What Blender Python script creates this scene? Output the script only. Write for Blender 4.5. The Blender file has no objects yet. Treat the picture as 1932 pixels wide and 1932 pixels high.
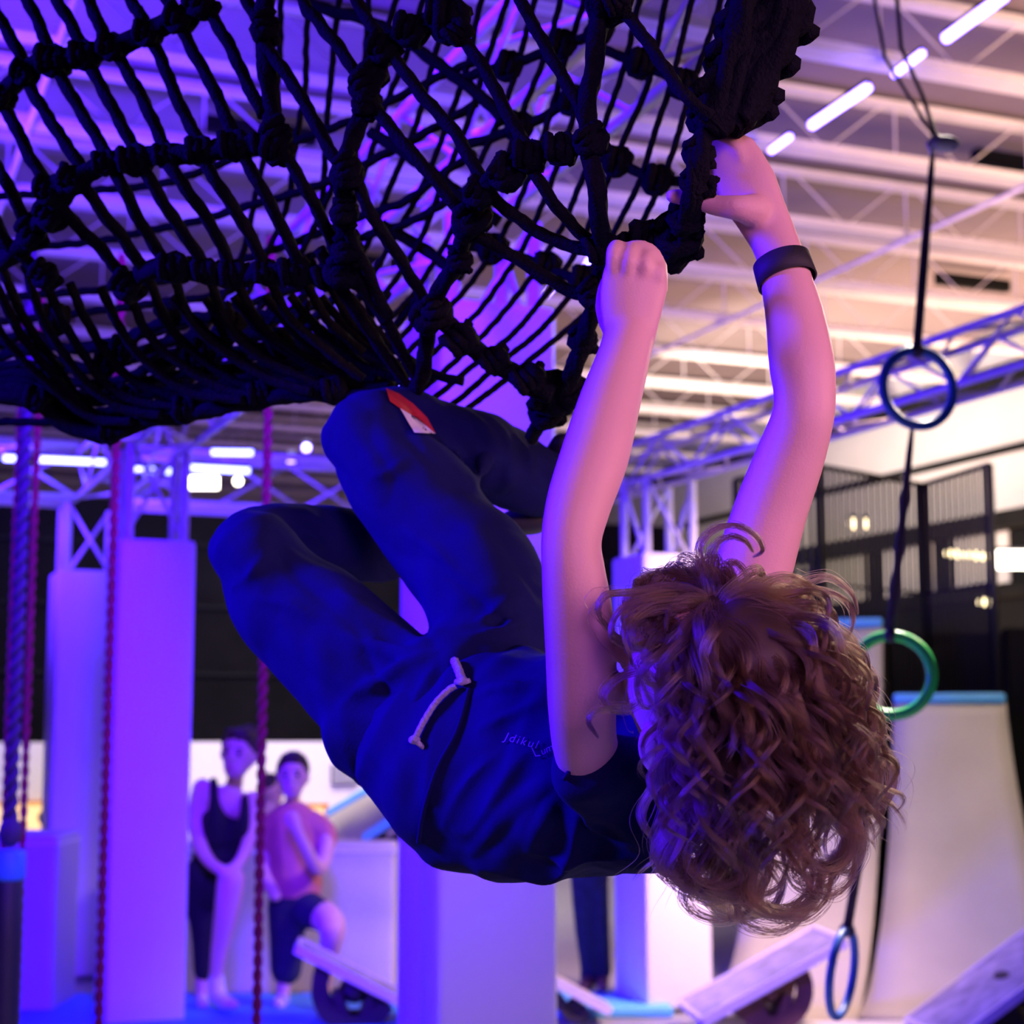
import bpy, bmesh, math, random
from mathutils import Vector, Matrix, noise
from mathutils.bvhtree import BVHTree
random.seed(11)
S = bpy.context.scene
COL = S.collection
V = Vector
F = 3200.0            # focal length in pixels of the 1932 frame
CAMZ = 1.5
PITCH = math.atan(414.0 / F)

# ---------------------------------------------------------------- camera
cd = bpy.data.cameras.new('camera'); cam = bpy.data.objects.new('camera', cd); COL.objects.link(cam)
cd.sensor_width = 36; cd.lens = F / 1932 * 36
cam.location = (0, 0, CAMZ); cam.rotation_euler = (math.pi / 2 + PITCH, 0, 0)
cd.dof.use_dof = True; cd.dof.focus_distance = 1.62; cd.dof.aperture_fstop = 6.8
cd.clip_start = 0.05; cd.clip_end = 200
S.camera = cam

# ---------------------------------------------------------------- world, exposure
w = bpy.data.worlds.new('world'); S.world = w; w.use_nodes = True
w.node_tree.nodes['Background'].inputs[0].default_value = (0.16, 0.10, 0.30, 1)
w.node_tree.nodes['Background'].inputs[1].default_value = 0.06
S.view_settings.view_transform = 'Standard'; S.view_settings.look = 'None'
S.view_settings.gamma = 1; S.view_settings.exposure = 0.0; S.view_settings.use_curve_mapping = False
S.cycles.use_denoising = True; S.cycles.max_bounces = 5; S.cycles.diffuse_bounces = 2
S.cycles.glossy_bounces = 2; S.cycles.transmission_bounces = 4; S.cycles.transparent_max_bounces = 8

# ---------------------------------------------------------------- lights (stage wash and hall light, plus unseen fills added for dim spots)
def area(name, loc, aim, size, col, power, sy=None, spread=180):
    d = bpy.data.lights.new(name, 'AREA'); o = bpy.data.objects.new(name, d); COL.objects.link(o)
    d.shape = 'RECTANGLE'; d.size = size; d.size_y = sy or size; d.color = col; d.energy = power; d.spread = math.radians(spread)
    o.location = loc; o.rotation_euler = (V(aim) - V(loc)).to_track_quat('-Z', 'Y').to_euler()
    return o
UA_ = Vector((0.926, 0.378, 0)); VA_ = Vector((-0.378, 0.926, 0))
BLUE = (0.035, 0.0, 1.0)
WARM = (1.0, 0.62, 0.38)
area('blue_wash_left', (-3.3, 2.1, 3.0), (0.0, 1.8, 1.6), 0.6, BLUE, 72, spread=60)
area('blue_wash_middle', (-4.8, 5.6, 2.6), (-0.6, 7.0, 1.2), 0.8, BLUE, 190, spread=80)
area('purple_wash_front', (-0.3, 2.6, 4.4), (-1.5, 8.2, 1.2), 0.8, (0.07, 0.003, 1.0), 210, spread=66)
area('blue_wash_ceiling', (-5.0, 8.6, 2.8), (-3.0, 12.5, 6.3), 1.6, (0.08, 0.015, 1.0), 900, spread=110)
area('pink_key_right', (3.4, 0.0, 2.2), (0.3, 1.65, 1.75), 1.6, (1.0, 0.44, 0.46), 11, spread=56)
area('pink_fill_front', (0.7, -0.6, 2.3), (0.25, 1.65, 1.8), 1.0, (0.64, 0.23, 0.95), 2.8, spread=36)
area('warm_ring_fill', (3.0, 6.8, 3.8), (1.05, 4.6, 1.7), 0.5, (1.0, 0.8, 0.6), 22, spread=60)  # unseen fill added to bring out the ring colours
area('warm_hall_right', (2.5, 7.5, 3.5), (0.9, 9.5, 0.9), 0.6, (1.0, 0.62, 0.60), 48, spread=60)
area('warm_ring_fill_high', (1.9, 6.9, 5.3), (1.15, 4.45, 1.5), 0.5, (1.0, 0.85, 0.75), 34, spread=36)  # second added fill from above, only for the rings
area('warm_ramp_fill', (3.4, 8.6, 5.2), (2.2, 10.8, 0.6), 1.2, (1.0, 0.80, 0.62), 40, spread=90)  # added fill with no fixture, lifts the warped walls
area('warm_ceiling_far', (7.5, 18.0, 2.6), (6.5, 19.0, 6.3), 5.0, (1.0, 0.62, 0.42), 1120, 8.0, spread=110)  # unseen uplight added to warm the far joists from below
area('warm_ceiling_near', (5.6, 9.0, 3.2), (5.0, 12.5, 6.3), 2.4, (1.0, 0.62, 0.44), 230, spread=110)  # added uplight of the same kind for the nearer joists
area('right_wall_fill', tuple(UA_ * 8.6 + VA_ * 16.5 + Vector((0, 0, 4.2))), tuple(UA_ * 13 + VA_ * 18.5 + Vector((0, 0, 4.9))), 2.0, (1.0, 0.86, 0.70), 240, spread=130)  # unseen fill added to brighten the right wall
area('hall_white', (-1.0, 13.4, 4.2), (-2.0, 15.8, 0.8), 3.0, (1.0, 0.86, 0.68), 190, spread=120)

# ---------------------------------------------------------------- helpers: picture ray to a place in the room
FW = V((0, math.cos(PITCH), math.sin(PITCH))); UP = V((0, -math.sin(PITCH), math.cos(PITCH)))
def ray(px, py): return FW + V((1, 0, 0)) * ((px - 966) / F) + UP * ((966 - py) / F)
def P(px, py, Y):
    r = ray(px, py); return V((0, 0, CAMZ)) + r * (Y / r.y)
UA = V((0.926, 0.378, 0)); VA = V((-0.378, 0.926, 0))       # the hall's own two directions
def B(u, v, z=0.0):
    p = UA * u + VA * v; p.z = z; return p
BROT = math.atan2(0.378, 0.926)

# ---------------------------------------------------------------- materials
def mat(name, col, rough=0.6, metal=0.0, nscale=0, namp=0.15, bump=0.0, bscale=60, emit=None, estr=0, sss=0, spec=0.5, sheen=0, col2=None, fold=0):
    m = bpy.data.materials.new(name); m.use_nodes = True; nt = m.node_tree; b = nt.nodes['Principled BSDF']
    b.inputs['Base Color'].default_value = (*col, 1); b.inputs['Roughness'].default_value = rough
    b.inputs['Metallic'].default_value = metal; b.inputs['Specular IOR Level'].default_value = spec
    tc = nt.nodes.new('ShaderNodeTexCoord')
    if nscale:
        n = nt.nodes.new('ShaderNodeTexNoise'); n.inputs['Scale'].default_value = nscale; n.inputs['Detail'].default_value = 4
        r = nt.nodes.new('ShaderNodeMix'); r.data_type = 'RGBA'
        c2 = col2 or tuple(c * (1 - namp * 2) for c in col)
        r.inputs['A'].default_value = (*c2, 1); r.inputs['B'].default_value = (*[min(1, c * (1 + namp)) for c in col], 1)
        nt.links.new(tc.outputs['Object'], n.inputs['Vector']); nt.links.new(n.outputs['Fac'], r.inputs['Factor'])
        nt.links.new(r.outputs['Result'], b.inputs['Base Color'])
    if bump:
        n = nt.nodes.new('ShaderNodeTexNoise'); n.inputs['Scale'].default_value = bscale; n.inputs['Detail'].default_value = 3
        k = nt.nodes.new('ShaderNodeBump'); k.inputs['Strength'].default_value = bump; k.inputs['Distance'].default_value = 0.01
        nt.links.new(tc.outputs['Object'], n.inputs['Vector']); nt.links.new(n.outputs['Fac'], k.inputs['Height'])
        nt.links.new(k.outputs['Normal'], b.inputs['Normal'])
    if fold:
        n2 = nt.nodes.new('ShaderNodeTexNoise'); n2.inputs['Scale'].default_value = 8; n2.inputs['Detail'].default_value = 0.6; n2.inputs['Distortion'].default_value = 0.7
        mp = nt.nodes.new('ShaderNodeMapping'); mp.inputs['Scale'].default_value = (1.0, 1.6, 0.55); mp.inputs['Rotation'].default_value = (0, 0.6, 0)
        k2 = nt.nodes.new('ShaderNodeBump'); k2.inputs['Strength'].default_value = fold; k2.inputs['Distance'].default_value = 0.03
        nt.links.new(tc.outputs['Object'], mp.inputs['Vector']); nt.links.new(mp.outputs['Vector'], n2.inputs['Vector']); nt.links.new(n2.outputs['Fac'], k2.inputs['Height'])
        nt.links.new(k2.outputs['Normal'], k.inputs['Normal'])
    if emit:
        b.inputs['Emission Color'].default_value = (*emit, 1); b.inputs['Emission Strength'].default_value = estr
    if sss:
        b.inputs['Subsurface Weight'].default_value = sss; b.inputs['Subsurface Radius'].default_value = (0.012, 0.005, 0.003)
        b.inputs['Subsurface Scale'].default_value = 1.0
    if sheen: b.inputs['Sheen Weight'].default_value = sheen; b.inputs['Sheen Roughness'].default_value = 0.5
    return m
M = dict(
    rope=mat('black_rope', (0.008, 0.008, 0.013), 0.85, nscale=90, namp=0.3, bump=0.5, bscale=260, spec=0.05),
    skin=mat('skin', (0.76, 0.46, 0.40), 0.5, nscale=14, namp=0.05, bump=0.08, bscale=420, sss=0.12, spec=0.35),
    shirt=mat('navy_jersey', (0.010, 0.012, 0.080), 0.9, nscale=30, namp=0.12, bump=0.10, bscale=500, spec=0.1, fold=0.55),
    pants=mat('navy_fleece', (0.010, 0.012, 0.085), 0.95, nscale=30, namp=0.12, bump=0.14, bscale=420, spec=0.1, fold=0.6),
    cord=mat('white_cord', (0.62, 0.60, 0.62), 0.8, nscale=160, namp=0.3, bump=0.4, bscale=300),
    red=mat('red_fabric', (0.62, 0.03, 0.04), 0.9, nscale=90, namp=0.15), white=mat('white_fabric', (0.75, 0.75, 0.78), 0.9, nscale=60, namp=0.05),
    hair=None,
    band=mat('black_band', (0.02, 0.02, 0.022), 0.7, nscale=60, namp=0.2, bump=0.1),
    pad=mat('white_vinyl_pad', (0.80, 0.78, 0.82), 0.42, nscale=3, namp=0.03, bump=0.12, bscale=9),
    alu=mat('painted_aluminium', (0.74, 0.72, 0.74), 0.4, 0.2, nscale=8, namp=0.05),
    steel=mat('painted_joist_steel', (0.80, 0.74, 0.70), 0.55, nscale=5, namp=0.08),
    deck=mat('roof_deck', (0.24, 0.19, 0.20), 0.7, nscale=1.2, namp=0.15),
    black=mat('black_paint', (0.010, 0.010, 0.010), 0.8, nscale=2, namp=0.3, spec=0.08),
    drape=mat('black_drape', (0.008, 0.0075, 0.008), 0.95, nscale=3, namp=0.25, bump=0.3, bscale=3, spec=0.0),
    wwall=mat('white_wall', (0.82, 0.78, 0.72), 0.8, nscale=2, namp=0.04),
    beige=mat('beige_wall', (0.60, 0.56, 0.50), 0.8, nscale=2, namp=0.05),
    ramp=mat('grey_beige_ramp', (0.50, 0.46, 0.38), 0.65, nscale=2.2, namp=0.10, col2=(0.40, 0.36, 0.29)),
    edge=mat('light_blue_edge', (0.12, 0.50, 0.88), 0.5, nscale=5, namp=0.08),
    bmat=mat('blue_mat_vinyl', (0.05, 0.28, 0.78), 0.5, nscale=3, namp=0.1, bump=0.1, bscale=6),
    cmat=mat('cyan_mat_vinyl', (0.12, 0.52, 0.85), 0.5, nscale=3, namp=0.08),
    gmat=mat('grey_mat_vinyl', (0.55, 0.53, 0.58), 0.5, nscale=2, namp=0.06, bump=0.5, bscale=2.2),
    dside=mat('dark_plywood', (0.03, 0.025, 0.022), 0.8, nscale=6, namp=0.3),
    yellow=mat('yellow_tape', (0.75, 0.55, 0.05), 0.6, nscale=10, namp=0.1),
    orange=mat('orange_frame', (0.85, 0.33, 0.05), 0.6, nscale=6, namp=0.1),
    vent=mat('dark_grille', (0.10, 0.09, 0.09), 0.7, nscale=8, namp=0.1),
    glow=mat('lit_room', (0.9, 0.7, 0.35), 0.8, emit=(1.0, 0.62, 0.22), estr=0.9, nscale=2, namp=0.05),
    bring=mat('blue_plastic', (0.03, 0.12, 0.65), 0.35, nscale=20, namp=0.08), gring=mat('green_plastic', (0.03, 0.75, 0.16), 0.35, nscale=20, namp=0.08),
    strap=mat('purple_webbing', (0.06, 0.035, 0.10), 0.8, nscale=80, namp=0.25, bump=0.3, bscale=200),
    rrope=mat('red_rope', (0.26, 0.015, 0.03), 0.8, nscale=60, namp=0.35, bump=0.4, bscale=200),
    wood=mat('brown_plywood', (0.24, 0.11, 0.07), 0.6, nscale=9, namp=0.2), dwood=mat('dark_rocker', (0.035, 0.025, 0.03), 0.6, nscale=9, namp=0.2),
    plank=mat('worn_grey_plank', (0.62, 0.56, 0.60), 0.45, nscale=9, namp=0.2, col2=(-0.28, -0.26, -0.26)),
    plankedge=mat('white_plank_edge', (0.80, 0.74, 0.76), 0.4, nscale=9, namp=0.05),
    bar=mat('dark_green_bar', (0.012, 0.014, 0.010), 0.5, nscale=9, namp=0.1),
    tank=mat('black_tank_top', (0.008, 0.008, 0.014), 0.9, nscale=40, namp=0.2), salmon=mat('salmon_shirt', (0.62, 0.20, 0.20), 0.9, nscale=20, namp=0.1),
    shorts=mat('dark_navy_shorts', (0.015, 0.018, 0.05), 0.9, nscale=20, namp=0.2), jeans=mat('dark_jeans', (0.02, 0.035, 0.06), 0.9, nscale=20, namp=0.3),
    sock=mat('white_sock', (0.75, 0.74, 0.80), 0.9, nscale=30, namp=0.06), bhair=mat('brown_hair', (0.05, 0.025, 0.018), 0.6, nscale=30, namp=0.4),
    eye=mat('eye_white', (0.8, 0.8, 0.8), 0.2, nscale=4, namp=0.02), iris=mat('dark_iris', (0.03, 0.02, 0.015), 0.2, nscale=4, namp=0.1), lip=mat('lip', (0.55, 0.2, 0.2), 0.5, nscale=20, namp=0.1),
    led=mat('led_tube', (0.5, 0.6, 1), 0.4, emit=(0.10, 0.065, 1.0), estr=42), led2=mat('led_tube_soft', (0.5, 0.6, 1), 0.4, emit=(0.11, 0.12, 1.0), estr=22), ledw=mat('lamp_white', (1, 1, 1), 0.4, emit=(1.0, 0.92, 0.75), estr=9),
    ledy=mat('lamp_warm', (1, 1, 1), 0.4, emit=(1.0, 0.80, 0.42), estr=7), case=mat('black_case', (0.02, 0.02, 0.03), 0.5, nscale=9, namp=0.2),
)

# ---------------------------------------------------------------- object helpers
def link(name, me, m=None, parent=None, smooth=True, kind=None):
    o = bpy.data.objects.new(name, me); COL.objects.link(o)
    if m is not None and not me.materials: me.materials.append(m)
    if parent is not None: o.parent = parent
    if kind: o['kind'] = kind
    if smooth and me.polygons: me.polygons.foreach_set('use_smooth', [True] * len(me.polygons))
    return o
def obj(name, bm, m, parent=None, smooth=True, kind=None):
    me = bpy.data.meshes.new(name); bmesh.ops.recalc_face_normals(bm, faces=bm.faces) if len(bm.faces) < 60000 else None
    bm.to_mesh(me); bm.free(); return link(name, me, m, parent, smooth, kind)
def tag(o, label, cat, group=None):
    o['label'] = label; o['category'] = cat
    if group: o['group'] = group
    return o
def thing(name, label, cat, loc=(0, 0, 0), rz=0.0, group=None):
    o = bpy.data.objects.new(name, None); COL.objects.link(o); o.location = loc; o.rotation_euler = (0, 0, rz)
    o.empty_display_size = 0.1
    return tag(o, label, cat, group)
def box(bm, c, s, rz=0.0, bev=0.0, R=None):
    r = bmesh.ops.create_cube(bm, size=1.0); vs = r['verts']
    mtx = Matrix.Translation(V(c)) @ (R.to_4x4() if R is not None else Matrix.Rotation(rz, 4, 'Z')) @ Matrix.Diagonal((*s, 1))
    bmesh.ops.transform(bm, matrix=mtx, verts=vs)
    if bev:
        es = list({e for v in vs for e in v.link_edges})
        bmesh.ops.bevel(bm, geom=es, offset=bev, segments=3, affect='EDGES', profile=0.5)
    return bm
def boxo(name, c, s, m, parent=None, rz=0.0, bev=0.0, R=None, smooth=False, kind=None):
    o = obj(name, box(bmesh.new(), (0, 0, 0) if parent is None else c, s, rz if parent is not None else 0, bev, R), m, parent, smooth, kind)
    if parent is None: o.location = c; o.rotation_euler = (0, 0, rz)
    return o
def crom(pts, n):
    """Catmull-Rom through tuples, n steps per span."""
    out = []; L = len(pts)
    for i in range(L - 1):
        a = pts[max(i - 1, 0)]; b = pts[i]; c = pts[i + 1]; d = pts[min(i + 2, L - 1)]
        for k in range(n):
            t = k / n; t2 = t * t; t3 = t2 * t
            out.append(tuple(0.5 * (2 * q + (r - p) * t + (2 * p - 5 * q + 4 * r - s) * t2 + (3 * q - p - 3 * r + s) * t3) for p, q, r, s in zip(a, b, c, d)))
    out.append(tuple(pts[-1])); return out
def sweep(bm, pts, ra, rb=None, side=12, ref=None, cap=True, prof=None):
    """Tube through pts with elliptic sections; ref (vector) fixes the orientation; prof(phi, s, i) scales the radius."""
    n = len(pts); rb = rb or ra; rings = []; s = 0.0; prev = None
    for i in range(n):
        t = (pts[min(i + 1, n - 1)] - pts[max(i - 1, 0)])
        t = t.normalized() if t.length > 1e-9 else V((0, 0, 1))
        if ref is not None: a = t.cross(ref)
        elif prev is None: a = t.cross(V((0.31, 0.2, 0.93)))
        else: a = prev - t * prev.dot(t)
        a = a.normalized() if a.length > 1e-6 else V((1, 0, 0)); prev = a
        b = t.cross(a).normalized()
        if i: s += (pts[i] - pts[i - 1]).length
        ring = []
        for k in range(side):
            ph = 2 * math.pi * k / side; q = prof(ph, s, i) if prof else 1.0
            ring.append(bm.verts.new(pts[i] + a * (math.cos(ph) * ra[i] * q) + b * (math.sin(ph) * rb[i] * q)))
        rings.append(ring)
    for i in range(n - 1):
        for k in range(side):
            bm.faces.new((rings[i][k], rings[i][(k + 1) % side], rings[i + 1][(k + 1) % side], rings[i + 1][k]))
    if cap:
        bm.faces.new(rings[0][::-1]); bm.faces.new(rings[-1])
    return bm
def tube(bm, p, q, r, side=8): return sweep(bm, [V(p), V(q)], [r, r], side=side)
def ell(bm, c, r, R=None, seg=16):
    res = bmesh.ops.create_uvsphere(bm, u_segments=seg, v_segments=max(6, seg * 2 // 3), radius=1.0)
    mtx = Matrix.Translation(V(c)) @ (R.to_4x4() if R is not None else Matrix.Identity(4)) @ Matrix.Diagonal((*(r if hasattr(r, '__len__') else (r, r, r)), 1))
    bmesh.ops.transform(bm, matrix=mtx, verts=res['verts']); return bm
def limb(bm, keys, n=7, side=16):
    """keys: (px, py, Y, radius px[, depth ratio]); a rounded limb whose outline has that radius."""
    ks = [tuple(k) + ((0.9,) if len(k) == 4 else ()) for k in keys]
    ds = crom(ks, n); pts = [P(d[0], d[1], d[2]) for d in ds]; ra = [d[3] * d[2] / F for d in ds]; rb = [r * d[4] for r, d in zip(ra, ds)]
    # round ends
    def endcap(p, t, a, b):
        return [(p + t * (a * math.sin(x)), a * math.cos(x), b * math.cos(x)) for x in (0.5, 0.95, 1.35)]
    t1 = (pts[-1] - pts[-2]).normalized(); t0 = (pts[0] - pts[1]).normalized()
    e = endcap(pts[-1], t1, ra[-1], rb[-1]); s = endcap(pts[0], t0, ra[0], rb[0])[::-1]
    al = s + list(zip(pts, ra, rb)) + e
    vd = (pts[len(pts) // 2] - V((0, 0, CAMZ))).normalized()
    return sweep(bm, [a[0] for a in al], [a[1] for a in al], [a[2] for a in al], side=side, ref=vd)
def melt(bm, vox, smooth=4, fac=0.5, disp=None):
    """union the closed shapes of bm into one continuous skin"""
    me = bpy.data.meshes.new('tmp'); bmesh.ops.recalc_face_normals(bm, faces=bm.faces); bm.to_mesh(me); bm.free()
    o = bpy.data.objects.new('tmp', me); COL.objects.link(o)
    r = o.modifiers.new('r', 'REMESH'); r.mode = 'VOXEL'; r.voxel_size = vox; r.adaptivity = 0
    if smooth:
        s = o.modifiers.new('s', 'SMOOTH'); s.factor = fac; s.iterations = smooth
    dg = bpy.context.evaluated_depsgraph_get(); dg.update()
    res = bpy.data.meshes.new_from_object(o.evaluated_get(dg)); bpy.data.objects.remove(o); bpy.data.meshes.remove(me)
    if disp:
        res.calc_loop_triangles(); ns = [v.normal.copy() for v in res.vertices]
        for v, nn in zip(res.vertices, ns): v.co += nn * disp(v.co)
    res.update(); return res
def bvh(me): return BVHTree.FromPolygons([v.co.copy() for v in me.vertices], [tuple(p.vertices) for p in me.polygons])
CAM = V((0, 0, CAMZ))
def lay(tree, px, py, lift=0.0012, Y=2.0):
    """the point of a cloth surface met from the front at this place"""
    d = ray(px, py).normalized(); h = tree.ray_cast(CAM, d)
    if h[0] is None: return P(px, py, Y)
    t = h[3]
    for ox, oy in ((5, 0), (-5, 0), (0, 5), (0, -5)):       # stay on the nearer side of small creases
        k = tree.ray_cast(CAM, ray(px + ox, py + oy).normalized())
        if k[0] is not None and abs(k[3] - t) < 0.03: t = min(t, k[3])
    return CAM + d * (t - lift)

# ================================================================ THE SETTING
def quad(name, pts, m, kind='structure', th=0.1, parent=None):
    """a slab: four corners, thickened away along its normal"""
    bm = bmesh.new(); a, b, c, d = [V(p) for p in pts]; n = (b - a).cross(d - a).normalized() * th
    v = [bm.verts.new(p) for p in (a, b, c, d, a - n, b - n, c - n, d - n)]
    for f in ((0, 1, 2, 3), (7, 6, 5, 4), (0, 4, 5, 1), (1, 5, 6, 2), (2, 6, 7, 3), (3, 7, 4, 0)): bm.faces.new([v[i] for i in f])
    o = obj(name, bm, m, parent, False, kind if parent is None else None); return o
floor = quad('floor', [B(-12, -4, 0), B(16, -4, 0), B(16, 31, 0), B(-12, 31, 0)], mat('grey_floor', (0.30, 0.29, 0.32), 0.6, nscale=2, namp=0.1))
ceil = quad('ceiling', [B(-12, 6, 6.32), B(-12, 31, 6.32), B(13.3, 31, 6.32), B(13.3, 6, 6.32)], M['deck'])
JZ = 5.80
# roof joists: bottom chord, top chord and zigzag web, each joist a part of the ceiling
jb = bmesh.new(); box(jb, (0, -0.05, 0), (25.2, 0.075, 0.07)); box(jb, (0, 0.05, 0), (25.2, 0.075, 0.07))
jm = bpy.data.meshes.new('bottom_chord'); jb.to_mesh(jm); jb.free(); jm.materials.append(M['steel'])
wb = bmesh.new()
for k in range(-10, 10):
    x = k * 1.24; tube(wb, (x, 0, 0.02), (x + 0.5, 0, 0.42), 0.007, 5); tube(wb, (x + 0.62, 0, 0.42), (x + 0.62, 0, 0.02), 0.008, 5); tube(wb, (x + 0.74, 0, 0.42), (x + 1.24, 0, 0.02), 0.007, 5)
wm = bpy.data.meshes.new('web'); wb.to_mesh(wm); wb.free(); wm.materials.append(M['steel'])
tb_ = bmesh.new(); box(tb_, (0, 0, 0.44), (25.2, 0.13, 0.05)); tm_ = bpy.data.meshes.new('top_chord'); tb_.to_mesh(tm_); tb_.free(); tm_.materials.append(M['steel'])
for k in range(15):
    v = 7.2 + 1.62 * k
    j = link('roof_joist', jm, None, ceil, False); j.location = B(0.6, v, JZ); j.rotation_euler = (0, 0, BROT)
    t = link('top_chord', tm_, None, j, False); wv = link('web', wm, None, j, False, 'stuff')
# bridging rods and conduits that run across the joists
for i, (u, z) in enumerate(((1.2, 5.74), (4.6, 5.76), (8.6, 5.74), (-3.2, 5.74))):
    bm = bmesh.new(); tube(bm, B(u, 7, z), B(u, 30, z), 0.022, 6); obj('conduit', bm, M['steel'], ceil)
for i in range(9):
    u = -5 + i * 2.0; v = 10.4 + (i * 37 % 7) * 1.62
    bm = bmesh.new(); box(bm, B(u, v + 0.55, 6.16), (0.9, 0.10, 0.12), BROT); obj('cable_tray', bm, M['black'], ceil, False)

wl = quad('wall_left', [B(-12, -4, 0), B(-12, 31, 0), B(-12, 31, 6.4), B(-12, -4, 6.4)], M['black'])
wf = quad('wall_far', [B(-12, 30.4, 0), B(16, 30.4, 0), B(16, 30.4, 6.4), B(-12, 30.4, 6.4)], M['beige'])
PV = 16.4
# partition: black drape above, white wall below
wb_ = quad('wall_back', [B(-12, PV, 1.40), B(8.6, PV, 1.40), B(8.6, PV, 3.72), B(-12, PV, 3.72)], M['drape'], th=0.12)
for z in (2.05, 2.7, 3.3):
    bm = bmesh.new(); box(bm, B(-1.7, PV - 0.025, z), (20.4, 0.03, 0.03), BROT); obj('drape_seam', bm, M['black'], wb_, False)
wlow = quad('wall_back_lower', [B(-12, PV - 0.02, 0), B(8.6, PV - 0.02, 0), B(8.6, PV - 0.02, 1.40), B(-12, PV - 0.02, 1.40)], M['wwall'], th=0.12)
# lit window in the lower wall
def on_back(px, py, off=0.06):
    r = ray(px, py); n = VA; o = CAM; t = ((PV - off) - o.dot(n)) / r.dot(n); return o + r * t
def wallrect(name, x0, y0, x1, y1, m, parent, off=0.05, th=0.04):
    a = on_back(x0, y1, off); b = on_back(x1, y1, off); c = on_back(x1, y0, off); d = on_back(x0, y0, off)
    z0 = (a.z + b.z) / 2; z1 = (c.z + d.z) / 2; a.z = b.z = z0; c.z = d.z = z1
    return quad(name, [a, b, c, d], m, th=th, parent=parent)
win = wallrect('window_1', -90, 1516, 112, 1572, M['glow'], None, 0.05)
for (x0, y0, x1, y1) in ((-94, 1511, 116, 1517), (-94, 1569, 116, 1575), (108, 1511, 114, 1575), (22, 1511, 27, 1575)): wallrect('window_frame', x0, y0, x1, y1, M['orange'], win, 0.08)
win2 = wallrect('window_2', 470, 1522, 616, 1566, M['glow'], None, 0.05)
for (x0, y0, x1, y1) in ((466, 1517, 620, 1524), (466, 1562, 620, 1568), (612, 1517, 619, 1568)): wallrect('window_frame', x0, y0, x1, y1, M['orange'], win2, 0.08)
vt = wallrect('wall_vent', 626, 1442, 676, 1480, M['vent'], None, 0.06); del vt['kind']
tag(vt, 'dark slatted vent high on the white lower wall beside the seated bottom of the climber', 'vent')
vt['label'] = 'small dark slatted vent on the white wall right of the two spectators'
for i in range(5): wallrect('slat', 628, 1445 + 7 * i, 674, 1449 + 7 * i, M['gmat'], vt, 0.09, 0.02)

# right hand wall with black beams and lamps
WR = 13.2
wr = quad('wall_right', [B(WR, 2, 3.9), B(WR, 2, 6.4), B(WR, 31, 6.4), B(WR, 31, 3.9)], M['beige'], th=-0.1)
wrl = quad('wall_right_lower', [B(WR + 0.05, 2, 0), B(WR + 0.05, 2, 3.9), B(WR + 0.05, 31, 3.9), B(WR + 0.05, 31, 0)], M['black'], th=-0.1)
for k, (z, h, d) in enumerate(((5.72, 0.26, 0.3), (4.86, 0.10, 0.12), (4.0, 0.20, 0.3), (3.15, 0.12, 0.2))):
    bm = bmesh.new(); box(bm, B(WR - d / 2, 16.5, z), (d, 29, h), BROT); o = obj('trim_%d' % (k + 1), bm, M['black'], None, False, 'structure')
# pale panels between the beams behind the cage
for i in range(9):
    bm = bmesh.new(); box(bm, B(WR - 0.04, 12.5 + i * 1.5, 3.58), (0.05, 1.1, 0.62), BROT); obj('wall_panel', bm, M['beige'], wrl, False)

# ================================================================ TRUSS RIG
def frame_of(d):
    d = d.normalized(); a = V((0, 0, 1)) if abs(d.z) < 0.9 else UA.copy(); s = d.cross(a).normalized(); return s, s.cross(d).normalized()
def truss(name, p, q, size, label, cat='truss', r=0.024, step=None, group=None, m=None):
    p = V(p); q = V(q); d = q - p; L = d.length; dn = d / L
    if abs(dn.z) > 0.9: s, a = UA, VA
    else: s, a = frame_of(dn)
    t = thing(name, label, cat, p, 0, group); h = size / 2; m = m or M['alu']
    cs = [s * x * h + a * y * h for x, y in ((-1, -1), (1, -1), (1, 1), (-1, 1))]
    for c in cs: obj('chord', tube(bmesh.new(), c, c + d, r, 10), m, t)
    n = max(2, round(L / (step or size * 1.7)))
    for f in range(4):
        c0, c1 = cs[f], cs[(f + 1) % 4]
        for k in range(n):
            a0, a1 = (c0, c1) if k % 2 == 0 else (c1, c0)
            obj('brace', tube(bmesh.new(), a0 + d * (k / n), a1 + d * ((k + 1) / n), r * 0.5, 6), m, t)
    return t
def tower(c, s, ztop, zpad, label, group='padded truss towers'):
    t = truss('truss_tower', V((c.x, c.y, 0.02)), V((c.x, c.y, ztop)), s * 0.72, label, 'truss tower', group=group)
    bm = box(bmesh.new(), (0, 0, zpad / 2), (s, s, zpad), BROT, 0.022)
    bmesh.ops.subdivide_edges(bm, edges=[e for e in bm.edges if e.calc_length() > 1.0], cuts=14)
    o = obj('foam_pad', bm, M['pad'], t)
    return t
Cc = V((-0.11, 5.30, 0)); tower(Cc, 0.385, 3.1, 2.80, 'wide truss tower wrapped in white vinyl foam padding, right behind the climber')
Lc = V((-1.915, 8.95, 0)); tower(Lc, 0.40, 3.0, 2.47, 'tall white padded truss tower left of the tank top spectator')
Fc = V((-2.70, 10.75, 0)); tower(Fc, 0.42, 2.92, 2.48, 'padded truss tower at the far left, half hidden behind a nearer one')
Rc = V((0.83, 9.55, 0)); tower(Rc, 0.40, 2.9, 2.46, 'bright padded truss tower standing behind the curly hair')
uL = 1.62; uR = Rc.x * 0.926 + Rc.y * 0.378
truss('roof_truss', B(uL, 2.6, 3.12), B(uL, 11.0, 3.12), 0.28, 'box truss running away over the left row of padded towers', r=0.018)
truss('roof_truss', B(uR, 2.2, 3.02), B(uR, 10.6, 3.02), 0.22, 'white box truss running away above the hanging rings', r=0.018, m=M['steel'])
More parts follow.
